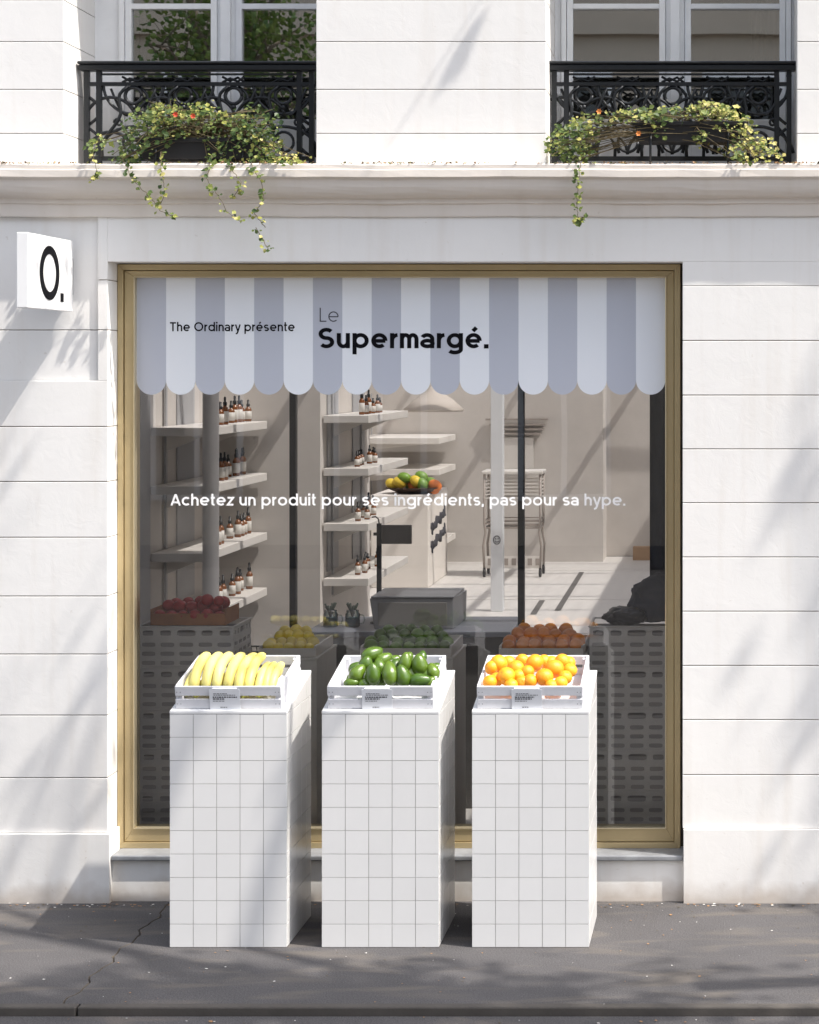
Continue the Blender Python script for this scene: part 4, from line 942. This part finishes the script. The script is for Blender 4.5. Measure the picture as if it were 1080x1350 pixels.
# ------------------------------------------------------------------ plants
LEAF = mat('ivy_leaf', (.055, .13, .02), .45, rnd=1, col2=(.40, .42, .04), spec=.4)
n, l, b = nodes_of(LEAF); src = b.inputs['Base Color'].links[0].from_socket
cr = n.new('ShaderNodeValToRGB'); at = [q for q in n if q.type == 'ATTRIBUTE'][0]; e = cr.color_ramp
e.elements[0].position = 0; e.elements[0].color = (.030, .060, .018, 1); e.elements[1].position = 1; e.elements[1].color = (.60, .54, .20, 1)
for p_, c_ in ((.35, (.075, .125, .035, 1)), (.62, (.18, .23, .06, 1)), (.85, (.40, .40, .10, 1))): el = e.elements.new(p_); el.color = c_
l.new(at.outputs['Fac'], cr.inputs[0]); l.new(cr.outputs[0], b.inputs['Base Color']); 
try: b.inputs['Transmission Weight'].default_value = 0
except: pass
tb = n.new('ShaderNodeBsdfTranslucent'); l.new(cr.outputs[0], tb.inputs[0]); ms = n.new('ShaderNodeMixShader'); ms.inputs[0].default_value = .35
l.new(b.outputs[0], ms.inputs[1]); l.new(tb.outputs[0], ms.inputs[2]); l.new(ms.outputs[0], n['Material Output'].inputs[0])
STEM = mat('stem', (.13, .10, .05), .8)
def leaf(b_, p, s, rv, droop=0):
    q = Quaternion(Vector((random.gauss(0, 1), random.gauss(0, 1), random.gauss(0, 1))).normalized(), random.uniform(-.9, .9)) @ Quaternion((0, 0, 1), random.random() * 6.28)
    base = Quaternion((1, 0, 0), R(random.uniform(25, 80)))
    sh_ = [(0, -.5, 0), (.34, -.28, .08), (.46, .06, .1), (.2, .3, .05), (0, .62, 0), (-.2, .3, .05), (-.46, .06, .1), (-.34, -.28, .08)]
    vs = [p + (base @ (q @ Vector(v))) * s for v in sh_]
    b_.add(vs, [(0, 1, 2, 3), (0, 3, 4), (0, 4, 5), (0, 5, 6, 7)], 0, rv)
def planter(lab_t, lab_p, px0, px1, py0, py1, clusters, tendrils, flowers, seed, dens):
    random.seed(seed); Y0, Y1 = -.02, .15
    t = thing('planter', lab_t, 'planter', (X((px0 + px1) / 2, 0), .065, LT + .008), 'black window box planters')
    w_ = (X(px1, 0) - X(px0, 0)) / 2; h_ = Z(py0, 0) - Z(py1, 0); zb = max(.012, Z(py1, 0) - LT - .008)
    a = MB(); vs = [(sx * w_ * f, sy, z) for (f, z, dy) in ((.92, zb, .01), (1, zb + h_, 0)) for sx in (-1, 1) for sy in (-.08 + dy, .08 - dy)]
    a.add(vs, [(0, 1, 3, 2), (4, 5, 1, 0), (6, 7, 5, 4)[::-1], (2, 3, 7, 6), (0, 2, 6, 4), (1, 5, 7, 3)], 0, .5); a.box(-w_ - .008, w_ + .008, -.088, -.074, zb + h_ - .02, zb + h_); a.build('trough', PLB, t, bevel=.004)
    for sx in (-1, 1): a = MB(); a.tube([(sx * w_ * .7, -.075, zb + h_ * .5), (sx * w_ * .7, -.09, 0), (sx * w_ * .7, .08, 0.0)], .006, 6); a.build('bracket', IRON, t)
    pl_ = thing('trailing_plant', lab_p, 'plant', (0, 0, 0), 'trailing plants at the upstairs windows')
    f = MB(); s_ = MB(); org = Vector((X((px0 + px1) / 2, 0), .06, LT + .05 + h_))
    for (cx_, cy_, rx, ry, nn, bri) in clusters:
        for k in range(int(nn * dens)):
            while True:
                dx, dy, dz = [random.uniform(-1, 1) for _ in range(3)]
                if dx * dx + dy * dy + dz * dz < 1: break
            lump_ = .5 + .5 * math.sin(dx * 7 + cx_) * math.cos(dy * 6 + cy_)
            if random.random() > .25 + .75 * lump_: continue
            Y = .02 + dz * .11 - .02; p = P(cx_ + dx * rx * random.choice([1, 1, 1.35]), cy_ + dy * ry * random.choice([1, 1, 1.3]), Y); rv = min(1, max(0, bri + .20 * random.gauss(0, 1) + .12 * lump_ - .06 - .1 * dy))
            leaf(f, p, random.choice([random.uniform(.008, .016), random.uniform(.014, .028)]), rv)
            if k % 9 == 0:
                o_ = org + Vector((random.uniform(-1, 1) * w_ * .8, random.uniform(-.04, .04), 0)); m_ = (o_ + p) / 2 + Vector((0, -.02, .03)); s_.tube([o_, m_, p], .0018, 4)
    for td in tendrils:
        pts = [P(x, y, Y) for (x, y, Y) in td]; dn = []
        for i in range(len(pts) - 1):
            for q in range(8): dn.append(pts[i].lerp(pts[i + 1], q / 8) + Vector((random.uniform(-.004, .004), random.uniform(-.004, .004), 0)))
        dn.append(pts[-1]); s_.tube(dn, .0018, 4)
        for i, p in enumerate(dn):
            t_ = i / len(dn)
            for q in range(3 if t_ < .7 else 2):
                if random.random() < .48: leaf(f, p + Vector((random.uniform(-.02, .02), random.uniform(-.012, .004), random.uniform(-.012, .01))), random.uniform(.010, .026), min(1, max(0, .45 + .25 * random.gauss(0, 1) + .25 * t_)))
    f.build('foliage', LEAF, pl_); s_.build('stem', STEM, pl_)
    for (fx, fy, m_) in flowers:
        a = MB(); c = P(fx, fy, -.09)
        for k in range(6):
            q = k * 1.047; a.add([c, c + Vector((.009 * math.cos(q - .5), -.004, .009 * math.sin(q - .5))), c + Vector((.013 * math.cos(q), -.008, .013 * math.sin(q))), c + Vector((.009 * math.cos(q + .5), -.004, .009 * math.sin(q + .5)))], [(0, 1, 2, 3)], 0, .5)
        a.build('flower', m_, pl_)
RED = mat('red_petal', (.65, .06, .02), .6); ORP = mat('orange_petal', (.75, .25, .05), .6); YEP = mat('yellow_petal', (.85, .65, .05), .6)
planter('black window box behind the left railing foliage', 'bushy green trailing plant with long drooping strands at the left upstairs window', 182, 345, 182, 210,
    [(205, 165, 42, 26, 520, .40), (232, 150, 40, 15, 330, .62), (275, 158, 30, 20, 230, .55), (300, 175, 38, 30, 430, .42), (335, 168, 32, 26, 380, .30), (345, 195, 32, 22, 300, .50), (182, 195, 20, 25, 200, .28), (162, 205, 20, 18, 90, .35), (290, 205, 25, 12, 110, .5), (378, 210, 26, 8, 90, .88), (232, 178, 40, 6, 70, .8), (130, 190, 16, 14, 40, .5), (330, 222, 25, 12, 80, .75)],
    [[(160, 205, -.10), (172, 232, -.14), (186, 248, -.14), (200, 262, -.13)], [(200, 262, -.13), (212, 278, -.13), (232, 287, -.12)], [(212, 200, -.1), (213, 225, -.14), (218, 252, -.13), (212, 270, -.13)], [(280, 205, -.1), (272, 235, -.14), (286, 255, -.13), (300, 280, -.13), (318, 293, -.13)], [(330, 215, -.1), (345, 240, -.14), (348, 262, -.13), (336, 282, -.13), (350, 300, -.12)], [(338, 300, -.12), (350, 322, -.12), (355, 330, -.12)], [(132, 180, -.08), (122, 200, -.12), (128, 230, -.14), (120, 238, -.14)], [(300, 215, -.1), (318, 240, -.14), (308, 262, -.14)], [(355, 205, -.1), (375, 215, -.13), (392, 214, -.13)]],
    [(232, 151, RED), (255, 153, RED)], 31, 1.1)
planter('black window box seen under the leaves at the right railing', 'straggly yellow green trailing plant with one short strand at the right upstairs window', 836, 982, 160, 187,
    [(755, 188, 30, 26, 480, .48), (772, 165, 24, 16, 150, .55), (735, 190, 14, 16, 70, .62), (840, 153, 34, 12, 260, .58), (885, 150, 36, 10, 220, .5), (935, 146, 32, 12, 280, .66), (962, 160, 22, 18, 230, .68), (982, 178, 20, 16, 160, .75), (1005, 195, 22, 12, 90, .8), (870, 172, 14, 12, 70, .5), (925, 178, 12, 16, 60, .6), (968, 200, 16, 12, 80, .75), (797, 155, 20, 10, 60, .5), (1000, 212, 26, 5, 40, .85)],
    [[(765, 205, -.1), (764, 225, -.14), (762, 250, -.13), (760, 275, -.13), (766, 296, -.13)], [(968, 190, -.08), (975, 205, -.12), (990, 216, -.13)], [(1000, 190, -.06), (1018, 200, -.1), (1032, 205, -.11)], [(745, 195, -.06), (728, 205, -.1), (722, 190, -.1)], [(760, 296, -.13), (764, 290, -.13), (768, 286, -.13)]],
    [(790, 147, ORP), (842, 176, ORP)], 32, 1.0)

# leaf litter and specks
random.seed(9); li = MB()
def speck(x, y, z, s, mi, hh=.35):
    a_ = random.random() * 6; pts = [(x + s * math.cos(a_ + k * 1.2566) * random.uniform(.5, 1), y + s * math.sin(a_ + k * 1.2566) * random.uniform(.5, 1), z + random.uniform(.0, s * hh)) for k in range(5)]
    li.add(pts, [(0, 1, 2, 3, 4)], mi, random.random())
for k in range(260): speck(random.uniform(-3.6, 1.0), KY + random.random() ** .7 * 1.4, .002, random.uniform(.002, .007) if k % 9 else random.uniform(.006, .010), random.choice([0, 1, 1, 2]))
for k in range(260): speck(random.uniform(-3.6, 1.0), random.choice([-.03, -.045, -.07]) + random.uniform(-.02, .01) , .002, random.uniform(.004, .010), random.choice([1, 1, 2, 2, 0]))
for k in range(70): speck(random.uniform(-3.6, 1.0), KY - .03 - random.random() * .2, -.024, random.uniform(.004, .011), random.choice([0, 1, 2]))
tag(li.build('leaf_litter', [mat('pale_petal', (.6, .58, .55), .8), mat('dry_leaf', (.30, .17, .08), .8), mat('dark_leaf_bit', (.09, .07, .04), .9)]), 'scattered petals and bits of dry leaf on the dark pavement', 'litter', kind='stuff')
li = MB()
for k in range(1300):
    xx = random.uniform(-4, 1.2)
    if random.random() < .5 + .5 * math.sin(xx * 5.3) * math.sin(xx * 2.1 + 1): speck(xx, -.104 + .05 * random.random() ** 2, LT - .003, random.uniform(.003, .009), random.choice([0, 1, 1, 2]), 1.6)
tag(li.build('ledge_litter', [mat('moss', (.16, .17, .05), .9), mat('dry_leaf_b', (.34, .20, .10), .8), mat('grit', (.14, .11, .08), .9)]), 'moss and dry leaf crumbs along the top of the cornice', 'litter', kind='stuff')

# ------------------------------------------------------------------ street trees (one shades the front, one mirrored in the left upstairs window)
BARK = mat('bark', (.14, .11, .085), .9, bump=1, bscale=25, bdist=.01)
TLEAF = mat('tree_leaf', (.05, .11, .02), .5, rnd=1, col2=(.16, .22, .04))
def tree(lab, base, crown, seed, nl, spread, limbs, ls=1):
    random.seed(seed); t = thing('street_tree', lab, 'tree', base); B = Vector(base); tk = MB(); lf = MB(); br = MB(); Cc = Vector(crown) - B
    fork = Vector((Cc.x * .12, Cc.y * .18, Cc.z * .45))
    tk.tube([Vector((0, 0, -.1)), Vector((0, 0, .15)), fork * .5 + Vector((.04, 0, 0)), fork, fork.lerp(Cc, .6)], [.19, .15, .12, .10, .06], 12); tk.build('trunk', BARK, t)
    ends = [(Vector(q[:3]) - B, q[3]) for q in limbs]
    for q in range(spread[3]): ends.append((Cc + Vector([random.gauss(0, 1) * spread[k] for k in range(3)]), 0))
    for e_, kind in ends:
        s0 = fork.lerp(Cc, random.uniform(.7, 1)) if kind != 1 else fork * .8; nl_ = nl if kind == 0 else 2; m1 = s0.lerp(e_, .4) + Vector((0, 0, .25)) ; pts = []
        for i in range(11):
            q = i / 10; pts.append(s0 * (1 - q) ** 2 + m1 * 2 * q * (1 - q) + e_ * q * q + Vector([random.uniform(-.03, .03) for _ in range(3)]))
        br.tube(pts, [.045 * (1 - q / 11) + .006 for q in range(11)], 6)
        for i in range(3 if kind == 0 else 7, 11):
            for k in range(2):
                d = Vector([random.gauss(0, 1) for _ in range(3)]).normalized() * random.uniform(.25, .6); tip = pts[i] + d
                br.tube([pts[i], pts[i] + d * .5 + Vector((0, 0, .03)), tip], [.008, .005, .003], 4)
                for m_ in range(nl_):
                    c_ = pts[i].lerp(tip, random.uniform(.3, 1.1)) + Vector([random.gauss(0, .09) for _ in range(3)]); leaf(lf, c_, random.uniform(.06, .11) * ls, random.random())
    br.build('branch', BARK, t); lf.build('crown', TLEAF, t)
tree('street tree by the kerb right of the shop, whose branches dapple the wall', (4.7, -1.15, 0), (2.4, -3.1, 6.7), 41, 5, (1.7, .22, .6, 24), [(3.2, -1.0, 6.3, 1), (3.6, -1.2, 7.4, 1), (4.2, -1.3, 6.6, 1), (3.9, -.9, 5.2, 1), (4.6, -1.3, 7.4, 1), (3.3, -.8, 5.0, 1), (.2, -1.0, 6.0, 2), (-.1, -1.2, 6.8, 2), (-.2, -.9, 5.0, 2), (-.5, -1.2, 7.6, 2)])
tree('street tree across the road, mirrored in the left upstairs window', (-4.9, -6.4, -.04), (-4.0, -6.2, 4.7), 42, 26, (.6, .6, .8, 15), [], .5)

# building over the road, seen in the panes
ob = thing('apartment_building', 'beige apartment building over the road, mirrored in the upstairs windows', 'building', (0, -18, 0))
OBM = mat('beige_render', (.50, .43, .35), .85, var=.12, vscale=.8, bump=.2, bscale=10)
a = MB(); a.box(-16, 10, -4, 0, 0, 13)
for z in (3.6, 6.9, 10.2): a.box(-16, 10, -.0, .14, z, z + .18)
a.build('wall', OBM, ob)
wf = [(x, z) for z in (.6, 4.2, 7.5) for x in [-14.5 + 2.45 * i for i in range(10)]]
for x, z in wf:
    a = MB(); a.box(x - .62, x + .62, .001, .06, z, z + 2.2); f_ = a.build('window', FRAMEW, ob)
    a = MB()
    for sx in (-1, 1): a.box(x + sx * .29 - .25, x + sx * .29 + .25, .061, .068, z + .08, z + 2.1)
    a.build('pane', mat('far_pane', (.03, .035, .04), .1) if 'far_pane' not in bpy.data.materials else bpy.data.materials['far_pane'], f_)
